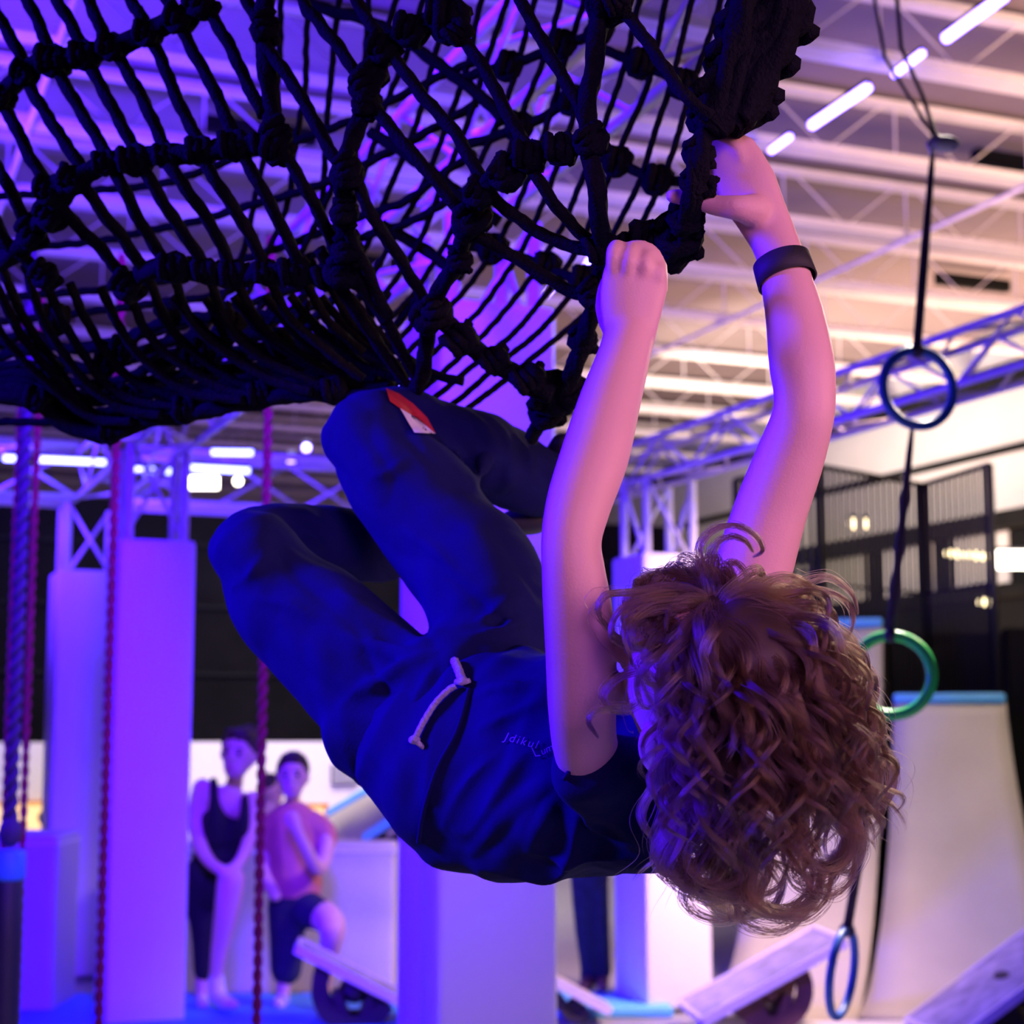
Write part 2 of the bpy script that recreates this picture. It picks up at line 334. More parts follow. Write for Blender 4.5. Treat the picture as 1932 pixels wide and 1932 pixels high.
e0 = B(-5.5, 10.95, 3.12); truss('cross_truss', e0, B(uL - 0.16, 10.95, 3.12), 0.34, 'horizontal box truss with blue light tubes, on top of the far left towers')
truss('cross_truss', B(uL + 0.16, 10.95, 3.12), B(uR + 0.2, 10.95, 3.12), 0.34, 'horizontal box truss partly hidden behind the raised knees')

# light tubes
def ltube(name, a, b, r, m, label, group, cat='light tube'):
    a = V(a); b = V(b); t = thing(name, label, cat, a, 0, group)
    obj('lamp', tube(bmesh.new(), V((0, 0, 0)), b - a, r, 10), m, t)
    obj('mount', tube(bmesh.new(), V((0, 0, r * 1.2)), b - a + V((0, 0, r * 1.2)), r * 0.8, 8), M['case'], t)
LEDR = [((1895, -8), (1785, 72), 10.6), ((1740, 100), (1688, 140), 11.6), ((1637, 165), (1532, 236), 12.1), ((1490, 258), (1455, 284), 13.2), ((1335, 384), (1300, 410), 14.4), ((1112, 490), (1104, 506), 15.8), ((1040, 545), (1030, 556), 17.0)]
places = ['in the upper right corner of the photo', 'short dim piece between the two brightest tubes', 'brightest blue light tube, above the gripping right hand', 'dim piece just right of the raised right hand', 'small glimpse under the right thumb', 'small glimpse just left of the fist', 'far glimpse over the pad seen through the net']
for (a, b, Y), lab in zip(LEDR, places):
    pa, pb = [P(x_, y_, 4.17 / (ray(x_, y_).z / ray(x_, y_).y)) for x_, y_ in (a, b)]    # all hang at one height under the joists
    ltube('light_tube', pa, pb, 0.030 if Y in (10.6, 12.1) else 0.022, M['led'], ('blue light tube under the roof, ' + lab), 'light tubes under the roof joists')
for (a, b, Y, lab) in (((68, 866), (198, 872), 10.7, 'long blue light tube on the truss at the far left'), ((255, 886), (328, 889), 10.4, 'short cyan light tube between the two uprights of the tall tower'),
                       ((362, 882), (470, 888), 10.5, 'blue light tube just right of the tall padded tower'), ((400, 853), (476, 854), 10.7, 'upper short light tube left of the raised knee'),
                       ((8, 864), (34, 865), 10.7, 'tiny light tube at the left edge behind the ropes')):
    ltube('light_tube', P(*a, Y - 0.35), P(*b, Y - 0.35), 0.019, M['led2'], lab, 'light tubes on the cross truss')
def lamp(name, px, py, Y, r, m, label, cat='lamp', flat=None):
    t = thing(name, label, cat, P(px, py, Y))
    bm = bmesh.new()
    if flat: box(bm, (0, 0, 0), flat, 0, 0.01)
    else: ell(bm, (0, 0, 0), r, seg=12)
    obj('bulb', bm, m, t)
    bm = bmesh.new(); box(bm, (0, 0.04, (flat[2] / 2 if flat else r) + 0.02), ((flat[0] if flat else r * 1.6), 0.05, 0.03)); obj('housing', bm, M['case'], t, False)
lamp('floodlight', 384, 911, 13.5, 0, M['ledw'], 'rectangular white floodlight glowing under the cross truss', 'floodlight', (0.24, 0.05, 0.10))
lamp('spotlight', 449, 908, 13.8, 0.035, M['ledw'], 'small round white spotlight right of the rectangular floodlight')
lamp('spotlight', 549, 866, 12.4, 0.035, M['led'], 'small blue white spotlight left of the raised knee, lower one')
lamp('spotlight', 578, 845, 12.4, 0.03, M['led'], 'small blue white spotlight touching the raised knee outline')
lamp('spotlight', 758, 728, 20.6, 0.06, M['led'], 'small blue spotlight seen over the red patched knee')
_o = [x for x in bpy.data.objects if x.get('label') == 'small blue spotlight seen over the red patched knee'][0]; obj('stem', tube(bmesh.new(), (0, 0.05, 0.05), (0, 0.05, 6.34 - _o.location.z), 0.015), M['case'], _o)
for (x, y, r, lab) in ((1610, 988, 0.05, 'warm round lamp behind the black cage, upper left'), (1633, 988, 0.045, 'warm round lamp touching the one beside it at the upper left of the cage'), (1853, 1136, 0.04, 'lower warm lamp near the right edge of the cage, left of a pair'), (1873, 1136, 0.04, 'lower warm lamp near the right edge of the cage, right of a pair'),
                       (1935, 1470, 0.08, 'pale green lamp cut by the right edge of the photo')):
    lamp('globe_lamp', x, y, 15.5, r, M['ledy'], lab)
for k, (x, nm) in enumerate(((1790, 'leftmost'), (1807, 'second from the left'), (1824, 'third from the left'), (1841, 'third from the right'), (1858, 'second from the right'), (1875, 'rightmost'))):
    t = thing('globe_lamp', nm + ' warm lamp in the row of six behind the cage', 'lamp', P(x, 1044 + k * 1.5, 15.5), 0, 'row of warm lamps behind the cage')
    obj('bulb', ell(bmesh.new(), (0, 0, 0), 0.038, seg=12), M['ledy'], t)
lamp('flood_panel', 1912, 1056, 15.8, 0, M['ledw'], 'large bright white lamp panel at the right edge of the photo', 'floodlight', (0.42, 0.05, 0.17))

# ================================================================ MATS, RAMPS, ROCKERS
mt = boxo('floor_mat', V((-2.0, 9.12, 0.03)), (3.4, 1.15, 0.06), M['bmat'], None, 0.0, 0.02); tag(mt, 'wide blue vinyl floor mat under the two spectators', 'mat')
mt = boxo('floor_mat', V((0.53, 9.5, 0.03)), (0.62, 0.6, 0.06), M['cmat'], None, 0.05, 0.02); tag(mt, 'light blue floor mat between the two padded towers right of the climber', 'mat')
mt = boxo('floor_mat', V((1.62, 8.72, 0.012)), (1.35, 0.42, 0.05), M['pad'], None, 0.02, 0.015); tag(mt, 'white floor mat strip under the right rocker boards', 'mat')
def mattress(c, s, rz, label):
    t = thing('crash_mat', label, 'mat', c, rz, 'grey upright crash mats')
    bm = box(bmesh.new(), (0, 0, s[2] / 2), s, 0, 0.03); bmesh.ops.subdivide_edges(bm, edges=[e for e in bm.edges if e.calc_length() > 0.3], cuts=10, use_grid_fill=True)
    for v in bm.verts:
        if abs(v.co.y) > s[1] * 0.3: v.co.y += 0.02 * noise.noise(V((v.co.x * 2.5 + v.co.z * 2.2, 1, v.co.z * 3.5 - v.co.x * 2)))
    obj('cover', bm, M['gmat'], t)
    bm = bmesh.new(); box(bm, (0, 0, s[2] - 0.05), (s[0] + 0.006, s[1] + 0.006, 0.015)); obj('zip', bm, M['pad'], t, False)
mattress(V((-2.58, 9.35, 0)), (0.36, 0.5, 0.96), 0.0, 'grey vinyl crash mat standing at the left behind the hanging ropes')
mattress(V((-1.35, 10.15, 0)), (1.35, 0.3, 0.86), 0.0, 'large grey crash mat standing behind the two spectators')
# ramp with blue edge behind the spectators
def wedge(name, label, pts_low, pts_top, m_side):
    pass
t = thing('quarter_ramp', 'low beige ramp with blue edging and black side, left of the central tower', 'ramp', P(700, 1600, 11.2) * V((1, 1, 0)) if False else V((P(700, 1600, 11.2).x, 11.2, 0)))
o = t.location
def rel(p): return V(p) - V(o)
def prism(bm, prof, y0, y1):
    """profile in x,z at depth y0..y1"""
    a = [bm.verts.new((x, y0, z)) for x, z in prof]; b = [bm.verts.new((x, y1, z)) for x, z in prof]; n = len(prof)
    bm.faces.new(a); bm.faces.new(b[::-1])
    for i in range(n): bm.faces.new((a[i], b[i], b[(i + 1) % n], a[(i + 1) % n]))
    return bm
q = [rel(P(px, py, 10.8)) for px, py in ((690, 1592), (760, 1545), (760, 1900), (690, 1900))]
bm = bmesh.new(); prism(bm, [(q[0].x, q[0].z), (q[1].x, q[1].z), (q[1].x + 0.5, q[1].z + 0.25), (q[1].x + 0.5, 0), (q[0].x, 0)], q[0].y, q[0].y + 0.5); obj('side_board', bm, M['dside'], t, False)
bm = bmesh.new(); prism(bm, [(q[0].x - 0.02, q[0].z + 0.0), (q[1].x, q[1].z), (q[1].x + 0.5, q[1].z + 0.25), (q[1].x + 0.5, q[1].z + 0.33), (q[1].x, q[1].z + 0.08), (q[0].x - 0.02, q[0].z + 0.06)], q[0].y - 0.03, q[0].y + 0.05); obj('blue_edge', bm, M['edge'], t, False)
bm = bmesh.new(); box(bm, (q[0].x - 0.025, q[0].y - 0.02, q[0].z / 2), (0.05, 0.06, q[0].z)); obj('yellow_edge', bm, M['yellow'], t, False)
bm = bmesh.new(); a = [rel(P(*k)) for k in ((618, 1585, 10.8), (690, 1590, 10.8), (770, 1535, 10.8), (770, 1455, 13.2), (700, 1490, 13.2), (618, 1540, 13.2))]
vs = [bm.verts.new(p) for p in a] + [bm.verts.new(p - V((0, 0, 0.06))) for p in a]; n = len(a)
bm.faces.new(vs[:n]); bm.faces.new(vs[n:][::-1])
for i in range(n): bm.faces.new((vs[i], vs[n + i], vs[n + (i + 1) % n], vs[(i + 1) % n]))
obj('deck_board', bm, M['ramp'], t, False)
bm = bmesh.new(); sweep(bm, [rel(P(616, 1537, 13.2)), rel(P(700, 1487, 13.2)), rel(P(770, 1452, 13.2))], [0.03] * 3, side=6); obj('blue_edge', bm, M['edge'], t, False)

def warped(label, xb, Yb, xt, Yt, ztop, wd, wb=None):
    """concave wall: lies on the floor in front and curls up to ztop at the back"""
    t = thing('warped_wall', label, 'ramp', V((0, 0, 0)))
    pb = P(xb, 1900, Yb); pt = P(xt, 1300, Yt); pb.z = pt.z = 0; d = (pt - pb); L = d.length; d = d / L; s = V((d.y, -d.x, 0)); t.location = pb
    N = 26; prof = []
    for i in range(N + 1):
        a = i / N; ang = a * 1.22; prof.append((L * math.sin(ang) / math.sin(1.22), ztop * (1 - math.cos(ang)) / (1 - math.cos(1.22)) + 0.03))
    bm = bmesh.new(); g = []
    wb = wb or wd; WD = lambda x: wd + (wb - wd) * (1 - x / L) ** 1.0
    for x, z in prof: g.append([bm.verts.new(d * x + s * (WD(x) * (k / 6 - 0.5)) + V((0, 0, z))) for k in range(7)])
    g2 = [[bm.verts.new(v.co + V((0, 0, -0.03)) + d * 0.02) for v in r] for r in g]
    for i in range(N):
        for k in range(6):
            bm.faces.new((g[i][k], g[i][k + 1], g[i + 1][k + 1], g[i + 1][k])); bm.faces.new((g2[i][k], g2[i + 1][k], g2[i + 1][k + 1], g2[i][k + 1]))
        bm.faces.new((g[i][0], g[i + 1][0], g2[i + 1][0], g2[i][0])); bm.faces.new((g[i][6], g2[i][6], g2[i + 1][6], g[i + 1][6]))
    for k in range(6): bm.faces.new((g[0][k], g2[0][k], g2[0][k + 1], g[0][k + 1])); bm.faces.new((g[N][k], g[N][k + 1], g2[N][k + 1], g2[N][k]))
    obj('running_surface', bm, M['ramp'], t)
    for sg in (-1, 1):
        bm = bmesh.new(); e = s * (sg * (wd / 2 - 0.01)); vs = []
        for x, z in prof: e = s * (sg * (WD(x) / 2 - 0.01)); vs.append((bm.verts.new(d * x + e + V((0, 0, z - 0.03))), bm.verts.new(d * x + e + V((0, 0, 0)))))
        for i in range(N): bm.faces.new((vs[i][0], vs[i + 1][0], vs[i + 1][1], vs[i][1]))
        vb = [bm.verts.new(d * (L + 0.9) + e + V((0, 0, 0))), bm.verts.new(d * (L + 0.9) + e + V((0, 0, ztop)))]
        bm.faces.new((vs[N][0], vb[1], vb[0], vs[N][1]))
        r = bmesh.ops.solidify(bm, geom=bm.faces[:], thickness=0.02); obj('side_board', bm, M['dside'], t, False)
    bm = bmesh.new(); box(bm, d * (L + 0.03) + V((0, 0, ztop + 0.035)), (wd, 0.12, 0.07), math.atan2(s.y, s.x), 0.02); obj('blue_edge', bm, M['edge'], t)
    bm = bmesh.new(); box(bm, d * (L + 0.48) + V((0, 0, ztop - 0.02)), (wd, 0.86, 0.04), math.atan2(s.y, s.x)); obj('platform', bm, M['dside'], t, False)
    return t, pb + d * L, d, s
w1 = warped('lower beige warped wall with light blue top edge behind the green ring', 1850, 8.95, 1790, 11.3, 1.68, 0.72, 1.25)
w2 = warped('taller beige warped wall beside it, its blue edge right of the hair', 1472, 8.95, 1556, 12.0, 2.22, 0.82, 0.74)
# black cage on the platforms
cg = thing('guard_cage', 'black barred guard cage on top of the warped walls', 'cage', V((P(1700, 1300, 12.2).x, 12.2, 1.7)))
o = cg.location.copy()
def cagebars(a, b, z0, z1a, z1b, n):
    for k in range(n + 1):
        t_ = k / n; p = a.lerp(b, t_); zt = z1a + (z1b - z1a) * t_; r = 0.030 if k in (0, n) else 0.0165
        obj('bar', tube(bmesh.new(), V((p.x, p.y, z0)) - o, V((p.x, p.y, zt)) - o, r, 6), M['bar'], cg)
    for za, zb, r in ((z1a, z1b, 0.02), (z0 + 0.05, z0 + 0.05, 0.02), ((z0 + z1a) / 2, (z0 + z1b) / 2, 0.012)):
        obj('rail', tube(bmesh.new(), V((a.x, a.y, za)) - o, V((b.x, b.y, zb)) - o, r, 6), M['bar'], cg)
cA = P(1752, 1300, 12.9); cB = P(1882, 1300, 11.9); cC = P(1552, 1300, 12.4)
cagebars(cA, cB, 1.70, 3.38, 3.38, 11); cagebars(cC, cA, 1.70, 3.45, 3.38, 17)
cD = P(1395, 1300, 12.9); cagebars(cD, cC, 1.9, 3.42, 3.45, 10)
# dark wall behind the cage
bk = quad('wall_cage', [V((2.0, 14.8, 0)), V((6.5, 14.8, 0)), V((6.5, 14.8, 2.35)), V((2.0, 14.8, 2.35))], M['black'])
bk2 = quad('wall_side', [P(1905, 1300, 12.4) * V((1, 1, 0)), V((5.2, 12.6, 0)), V((5.2, 12.6, 2.25)), P(1905, 1300, 12.4) * V((1, 1, 0)) + V((0, 0, 2.25))], M['black'])

def rocker(label, c, tilt, length, width, rz, wr, mwood, mplank, group='rocker balance boards'):
    t = thing('rocker_board', label, 'balance board', c, rz, group)
    # plank tilted about local y axis, on top of a half wheel
    R = Matrix.Rotation(tilt, 3, 'Y'); top = V((0, 0, wr + 0.03))
    bm = box(bmesh.new(), top + R @ V((0, 0, 0.02)), (length, width, 0.035), R=R, bev=0.004); pl = obj('plank', bm, mplank, t, False)
    for sg in (-1, 1):
        bm = box(bmesh.new(), top + R @ V((0, sg * width / 2, 0.022)), (length, 0.018, 0.045), R=R); obj('plank_edge', bm, M['plankedge'], pl, False)
    bm = box(bmesh.new(), top + R @ V((-length / 2, 0, 0.022)), (0.02, width, 0.045), R=R); obj('plank_edge', bm, M['plankedge'], pl, False)
    bm = box(bmesh.new(), top + R @ V((length / 2, 0, 0.022)), (0.02, width, 0.045), R=R); obj('plank_edge', bm, M['plankedge'], pl, False)
    for sg in (-1, 1):
        bm = bmesh.new(); N = 26; y0 = sg * width * 0.3; a0 = -math.pi - tilt; ri = wr * 0.62
        oo = []; ii = []; 
        for k in range(N + 1):
            a = a0 + math.pi * k / N
            for y in (y0 - 0.02, y0 + 0.02):
                oo.append(bm.verts.new((wr * math.cos(a), y, wr + wr * math.sin(a)))); ii.append(bm.verts.new((ri * math.cos(a), y, wr + ri * math.sin(a))))
        for k in range(N):
            i = 2 * k
            bm.faces.new((oo[i], oo[i + 2], oo[i + 3], oo[i + 1])); bm.faces.new((ii[i], ii[i + 1], ii[i + 3], ii[i + 2]))
            bm.faces.new((oo[i], ii[i], ii[i + 2], oo[i + 2])); bm.faces.new((oo[i + 1], oo[i + 3], ii[i + 3], ii[i + 1]))
        for i in (0, 2 * N): bm.faces.new((oo[i], oo[i + 1], ii[i + 1], ii[i]))
        obj('rocker_wheel', bm, mwood, t, False)
    bm = bmesh.new(); ell(bm, (0, 0, wr * 0.92), (wr * 0.36, width * 0.36, wr * 0.32)); obj('hub', bm, mwood, t)
    for k in (-1, 1):
        bm = bmesh.new(); box(bm, (k * wr * 0.3, 0, wr * 0.55), (0.05, width * 0.66, wr * 0.7), R=Matrix.Rotation(k * 0.35, 3, 'Y')); obj('spoke', bm, mwood, t, False)
pp = P(668, 1932, 8.75); rocker('dark rocker balance board in front of the salmon shirt boy', V((pp.x, 8.75, 0.02)), math.radians(27), 0.66, 0.34, 0.10, 0.215, M['dwood'], M['plank'])
pp = P(1440, 1932, 8.75); rocker('brown rocker board with pale tilted plank right of the padded tower', V((pp.x, 8.72, 0.04)), math.radians(-27), 0.80, 0.55, 0.10, 0.205, M['wood'], M['plank'])
pp = P(1900, 1932, 8.6); rocker('large tilted rocker board cut off by the lower right corner', V((pp.x, 8.5, 0.02)), math.radians(-33), 0.98, 0.60, 0.15, 0.26, M['dwood'], M['plank'])
pp = P(1085, 1932, 8.9); rocker('small slanted board end at the foot of the central tower', V((pp.x, 9.05, 0.02)), math.radians(28), 0.36, 0.22, 0.1, 0.09, M['dwood'], M['plank'])

# ================================================================ RINGS, ROPES
def ringobj(label, c, R_, r_, m, rot, p_top):
    t = thing('gym_ring', label, 'ring', c, 0, 'hanging gym rings')
    bm = bmesh.new(); N = 48; K = 14; rr = []
    Rm = rot
    for i in range(N):
        a = 2 * math.pi * i / N; ring = []
        for k in range(K):
            b = 2 * math.pi * k / K; ring.append(bm.verts.new(Rm @ V(((R_ + r_ * math.cos(b)) * math.cos(a), r_ * math.sin(b), (R_ + r_ * math.cos(b)) * math.sin(a)))))
        rr.append(ring)
    for i in range(N):
        for k in range(K): bm.faces.new((rr[i][k], rr[(i + 1) % N][k], rr[(i + 1) % N][(k + 1) % K], rr[i][(k + 1) % K]))
    obj('hoop', bm, m, t)
    top = Rm @ V((0, 0, R_)); q = V(p_top) - V(c)
    pts = [top, top + (q - top) * 0.04, top + (q - top) * 0.5, top + (q - top) * 0.9, q]
    bm = sweep(bmesh.new(), pts, [0.018, 0.013, 0.013, 0.009, 0.006], [0.003] * 5, side=8, ref=V((0, 1, 0))); obj('strap', bm, M['strap'], t)
    bm = bmesh.new(); ell(bm, top, (0.022, 0.022, 0.02), seg=10); obj('strap_loop', bm, M['strap'], t)
RY = 4.5
c1 = P(1732, 732, RY); c2 = P(1682, 1274, RY + 0.1); c3 = P(1589, 1836, RY + 0.15)
ringobj('blue plastic gym ring hanging highest, above the cage', c1, 0.104, 0.0135, M['bring'], Matrix.Rotation(0.25, 3, 'Z'), P(1760, 285, RY))
ringobj('green plastic gym ring half hidden behind the curly hair', c2, 0.107, 0.0150, M['gring'], Matrix.Rotation(-0.35, 3, 'Z'), P(1721, 808, RY))
ringobj('blue plastic gym ring hanging lowest, seen nearly edge on', c3, 0.114, 0.0115, M['bring'], Matrix.Rotation(0.14, 3, 'Y') @ Matrix.Rotation(1.10, 3, 'Z'), P(1664, 1368, RY + 0.1))
# bracket and hook that carry the rings
hk = thing('hanging_bracket', 'steel hook and cable bundle from which the rings hang', 'bracket', P(1760, 285, RY))
o = hk.location.copy()
obj('hook', sweep(bmesh.new(), [P(x, y, RY) - o for x, y in ((1760, 290), (1752, 272), (1765, 255), (1782, 268), (1790, 285))], [0.008] * 5, side=8), M['alu'], hk)
obj('cable', sweep(bmesh.new(), [P(x, y, RY) - o for x, y in ((1768, 262), (1740, 180), (1700, 90), (1690, -30), (1700, -260))], [0.006] * 5, side=6), M['case'], hk)
obj('cable', sweep(bmesh.new(), [P(x, y, RY) - o for x, y in ((1765, 262), (1720, 190), (1670, 110), (1650, 0), (1660, -260))], [0.005] * 5, side=6), M['case'], hk)
ell_b = ell(bmesh.new(), P(1782, 272, RY) - o, (0.045, 0.02, 0.025), seg=10); obj('clamp', ell_b, M['alu'], hk)

def twisted(label, pxb, Y, ztop, zbot, r, m, group, beads=None, pitch=0.085):
    X = P(pxb, 1932, Y).x; t = thing('hanging_rope', label, 'rope', V((X, Y, zbot)), 0, group)
    h = ztop - zbot; n = int(h / 0.014)
    for sgn in (0, math.pi):
        pts = [V((math.cos(sgn + 2 * math.pi * k * h / n / pitch) * r * 0.52, math.sin(sgn + 2 * math.pi * k * h / n / pitch) * r * 0.52, h * k / n)) for k in range(n + 1)]
        obj('strand', sweep(bmesh.new(), pts, [r * 0.62] * (n + 1), side=6), m, t)
    obj('end_knot', ell(bmesh.new(), (0, 0, 0), (r * 1.8, r * 1.8, r * 2.4), seg=10), m, t)
    return t
twisted('red twisted rope hanging between the two spectators', 484, 5.2, 3.05, 0.35, 0.0145, M['rrope'], 'red hanging ropes')
twisted('red twisted rope in front of the tall padded tower at the left', 186, 5.4, 3.05, 0.3, 0.0145, M['rrope'], 'red hanging ropes')
twisted('thin dark red rope at the left edge, right one of the three', 30, 5.5, 3.05, 0.35, 0.012, M['rrope'], 'red hanging ropes')
twisted('dark red rope at the left edge, middle one of the three', 6, 5.0, 3.0, 1.21, 0.019, M['strap'], 'red hanging ropes')
twisted('dark red rope cut by the left edge of the photo', -6, 5.9, 3.0, 0.35, 0.012, M['rrope'], 'red hanging ropes')
bg = thing('punch_bag', 'dark punch bag with blue rim at the lower left edge', 'punch bag', V((P(4, 1900, 5.0).x, 5.0, 0.05)))
obj('body', sweep(bmesh.new(), [V((0, 0, z)) for z in (0, 0.03, 0.3, 0.85, 1.02, 1.06)], [0.06, 0.05, 0.05, 0.05, 0.048, 0.03], side=18), M['case'], bg)
obj('rim', sweep(bmesh.new(), [V((0, 0, z)) for z in (1.02, 1.03, 1.10, 1.11)], [0.045, 0.052, 0.052, 0.045], side=18), M['bmat'], bg)

# ================================================================ CARGO NET
def dn(x, y): return 1.60 + 0.00045 * max(0.0, 1300 - x) + 0.0007 * max(0.0, y - 350)
net = thing('cargo_net', 'large black knotted rope cargo net hanging overhead, held by the climber', 'net', P(700, 300, 2.4))
NO = net.location.copy()
rnd = random.Random(5); name_top = True
def ropepath(poly, extra=0.0, step=0.006, ny=None):
    poly = [tuple(q) for q in poly]
    for e in (0, -1):           # the net goes on above the frame: run such ropes on upwards
        if poly[e][1] < 0 and name_top:
            a, b = poly[e], poly[1 if e == 0 else -2]; k = 230.0 / max(20.0, b[1] - a[1]); q = (a[0] + max(-90, min(90, (a[0] - b[0]) * k)), -245.0)
            poly = [q] + poly if e == 0 else poly + [q]
    ks = [(x, y, (ny or dn)(x, y) + extra + (d[0] if d else 0)) for x, y, *d in poly]
    fine = [P(*k) for k in crom(ks, 10)]
    out = [fine[0]]; acc = 0
    for a, b in zip(fine, fine[1:]):
        L = (b - a).length; n = max(1, int(round(L / step)))
        for k in range(1, n + 1): out.append(a.lerp(b, k / n))
    return out
def rope(poly, rpx, extra=0.0, ny=None, name='rope', side=10, wob=1.0):
    pts = ropepath(poly, extra, ny=ny); d0 = (ny or dn)(poly[0][0], poly[0][1]) + extra; r = rpx * d0 / F
    sd = rnd.random() * 50
    pts = [p + noise.noise_vector(p * 9 + V((sd, 0, 0))) * 0.006 * wob - NO for p in pts]
    ph0 = rnd.random() * 6; tw = 2 * math.pi / (r * 6.5)
    def prof(ph, s, i): return 1.0 + 0.15 * math.cos(3 * ph + tw * s + ph0) + 0.10 * noise.noise(V((sd + s * 130, math.cos(ph) * 2, math.sin(ph) * 2)))
    bm = sweep(bmesh.new(), pts, [r] * len(pts), side=side, prof=prof)
    return obj(name, bm, M['rope'], net)
def knot(x, y, ang, size=1.0, extra=0.0, turns=3, ny=None, dd=0.0):
    """a whipping of rope turns around the crossing, its axis at ang degrees in the picture plane"""
    Y = (ny or dn)(x, y) + extra + dd; c = P(x, y, Y); a = math.radians(ang)
    ax = (V((1, 0, 0)) * math.cos(a) - UP * math.sin(a)).normalized(); e1 = ax.cross(FW).normalized(); e2 = ax.cross(e1)
    R = 15 * size * Y / F; r = 9 * size * Y / F; pts = []; n = turns * 12
    for k in range(n + 1):
        t = k / n; th = t * turns * 2 * math.pi; rr = R * (1 + 0.12 * math.sin(k * 1.7))
        pts.append(c + ax * ((t - 0.5) * turns * r * 1.75) + e1 * math.cos(th) * rr + e2 * math.sin(th) * rr - NO)
    bm = sweep(bmesh.new(), pts, [r] * len(pts), side=7)
    # crossing turn over the bundle
    pts = []
    for k in range(13):
        th = k / 12 * 2 * math.pi; pts.append(c + e1 * math.cos(th) * R * 1.25 + (e2 * 0.8 + ax * 0.9) * math.sin(th) * R * 1.2 - NO)
    sweep(bm, pts, [r * 1.1] * len(pts), side=7)
    ell(bm, c - NO, R * 1.15, seg=10)
    for v in bm.verts: v.co += noise.noise_vector(v.co * 160) * 0.0025
    return obj('knot', bm, M['rope'], net)

# --- near sheet: long ropes
NEAR = [
 [(-15,-5),(15,60),(48,130)], [(48,-10),(78,55),(100,108)], [(108,-10),(135,45),(160,100)], [(163,-10),(185,35),(208,85)], [(238,-12),(258,22),(275,60)], [(305,-15),(318,5),(330,35)],
 [(-12,180),(18,220),(52,295),(88,350)], [(45,140),(70,182),(110,252),(155,325)], [(100,115),(122,160),(158,225),(205,300)], [(160,105),(180,140),(215,208),(258,295)], [(210,90),(232,130),(272,200),(312,290)],
 [(275,65),(300,108),(338,185),(380,280)], [(335,40),(362,95),(405,175),(447,275)], [(375,-10),(405,38),(450,115),(500,215)], [(460,-12),(485,30),(500,60)],
 [(100,360),(128,402),(190,475),(240,540)], [(150,335),(178,378),(225,440),(275,510)], [(205,305),(240,370),(280,440),(318,505)], [(258,300),(295,360),(345,440),(385,515)], [(312,295),(350,350),(402,430),(442,520)],
 [(380,285),(412,340),(458,425),(505,515)], [(447,275),(478,320),(525,400),(568,500)], [(520,275),(548,310),(595,395),(645,505)],
 [(500,85),(535,130),(580,200),(628,285),(655,330)], [(570,-12),(600,35),(645,100),(685,160)], [(672,-12),(695,30),(728,85)],
 [(690,180),(735,235),(795,305),(860,385),(885,420)], [(735,100),(790,175),(845,240),(900,320),(930,355)], [(855,45),(900,110),(945,185),(985,255),(1010,290)],
 [(975,-15),(1010,50),(1055,125),(1090,190),(1110,240)], [(1150,5),(1195,50),(1250,120),(1300,190),(1345,225)],
 [(1000,300),(1035,365),(1080,430),(1135,475)], [(920,365),(965,405),(1030,448),(1090,468),(1142,480)], [(875,430),(930,468),(1000,505),(1065,540),(1125,560)],
 [(655,310),(700,400),(755,480),(812,585)], [(645,400),(690,500),(735,610),(785,720)], [(600,470),(650,560),(710,650),(775,735)],
 [(-12,405),(20,460),(60,500),(80,530)], [(-12,300),(15,345),(40,400),(55,440)],
]
for p in NEAR: rope(p, 12.5)
# thick columns and knotted rungs
THICK = [
 [(505,-15),(500,50),(503,120),(507,190),(515,250),(525,300)],
 [(840,-12),(830,30),(770,60),(725,92),(695,150),(690,195),(665,260),(652,320),(650,400),(655,480),(690,545),(735,600)],
 [(1150,-12),(1135,60),(1122,140),(1112,215),(1115,290),(1128,370),(1145,470)],
 [(1110,260),(1040,285),(975,300),(925,345),(890,385),(875,440),(860,510),(825,570),(808,630),(800,690),(785,740)],
 [(-20,195),(10,178),(48,140),(100,116),(160,105),(210,88),(275,66),(335,38),(380,8),(395,-20)],
 [(80,362),(135,340),(200,308),(258,302),(320,294),(380,285),(447,275),(520,275)],
 [(55,440),(95,400),(130,350)], [(0,500),(45,460),(90,410)],
 [(265,520),(330,505),(385,515),(442,520),(505,515),(568,515),(650,525)],
 [(820,590),(865,640),(930,680),(990,710),(1045,740)],
]
for p in THICK: rope(p, 19, side=12)
KN = [(0,185,25),(45,138,30),(100,115,12),(160,104,8),(212,88,15),(278,64,20),(338,36,30),(378,5,40),
      (92,360,25),(138,338,25),(200,308,8),(255,302,0),(315,294,5),(380,284,5),(445,275,3),(500,272,0),
      (500,52,80),(522,258,70),(522,285,20),(330,505,5),(390,512,0),(445,518,0),(505,514,0),(560,512,0),(620,522,-8),
      (655,318,70),(688,165,70),(722,92,35),(775,58,25),(690,195,100),(650,400,90),(655,470,85),
      (830,28,20),(865,60,-40),(1140,0,10),(1165,8,-20),(1110,270,60),(1060,282,10),(1000,295,10),(950,330,40),(905,365,40),(880,430,70),(868,490,80),(822,580,70),(805,600,40),
      (870,640,-35),(935,680,-25),(1000,715,-25),(1135,470,-10),(1120,555,60),(60,440,60),(95,405,50),(85,520,45),(240,540,45)]
for x, y, a in KN: knot(x, y, a, 0.95 + 0.3 * rnd.random(), dd=-0.008)
for x, y, a, s in ((850,40,10,1.7),(1150,0,0,1.9),(700,140,60,1.3),(960,325,20,1.5),(890,410,70,1.5),(815,590,70,1.5),(655,330,80,1.3),(520,275,80,1.2),(650,510,90,1.6),(1115,265,70,1.4)): knot(x, y, a, s, turns=2)
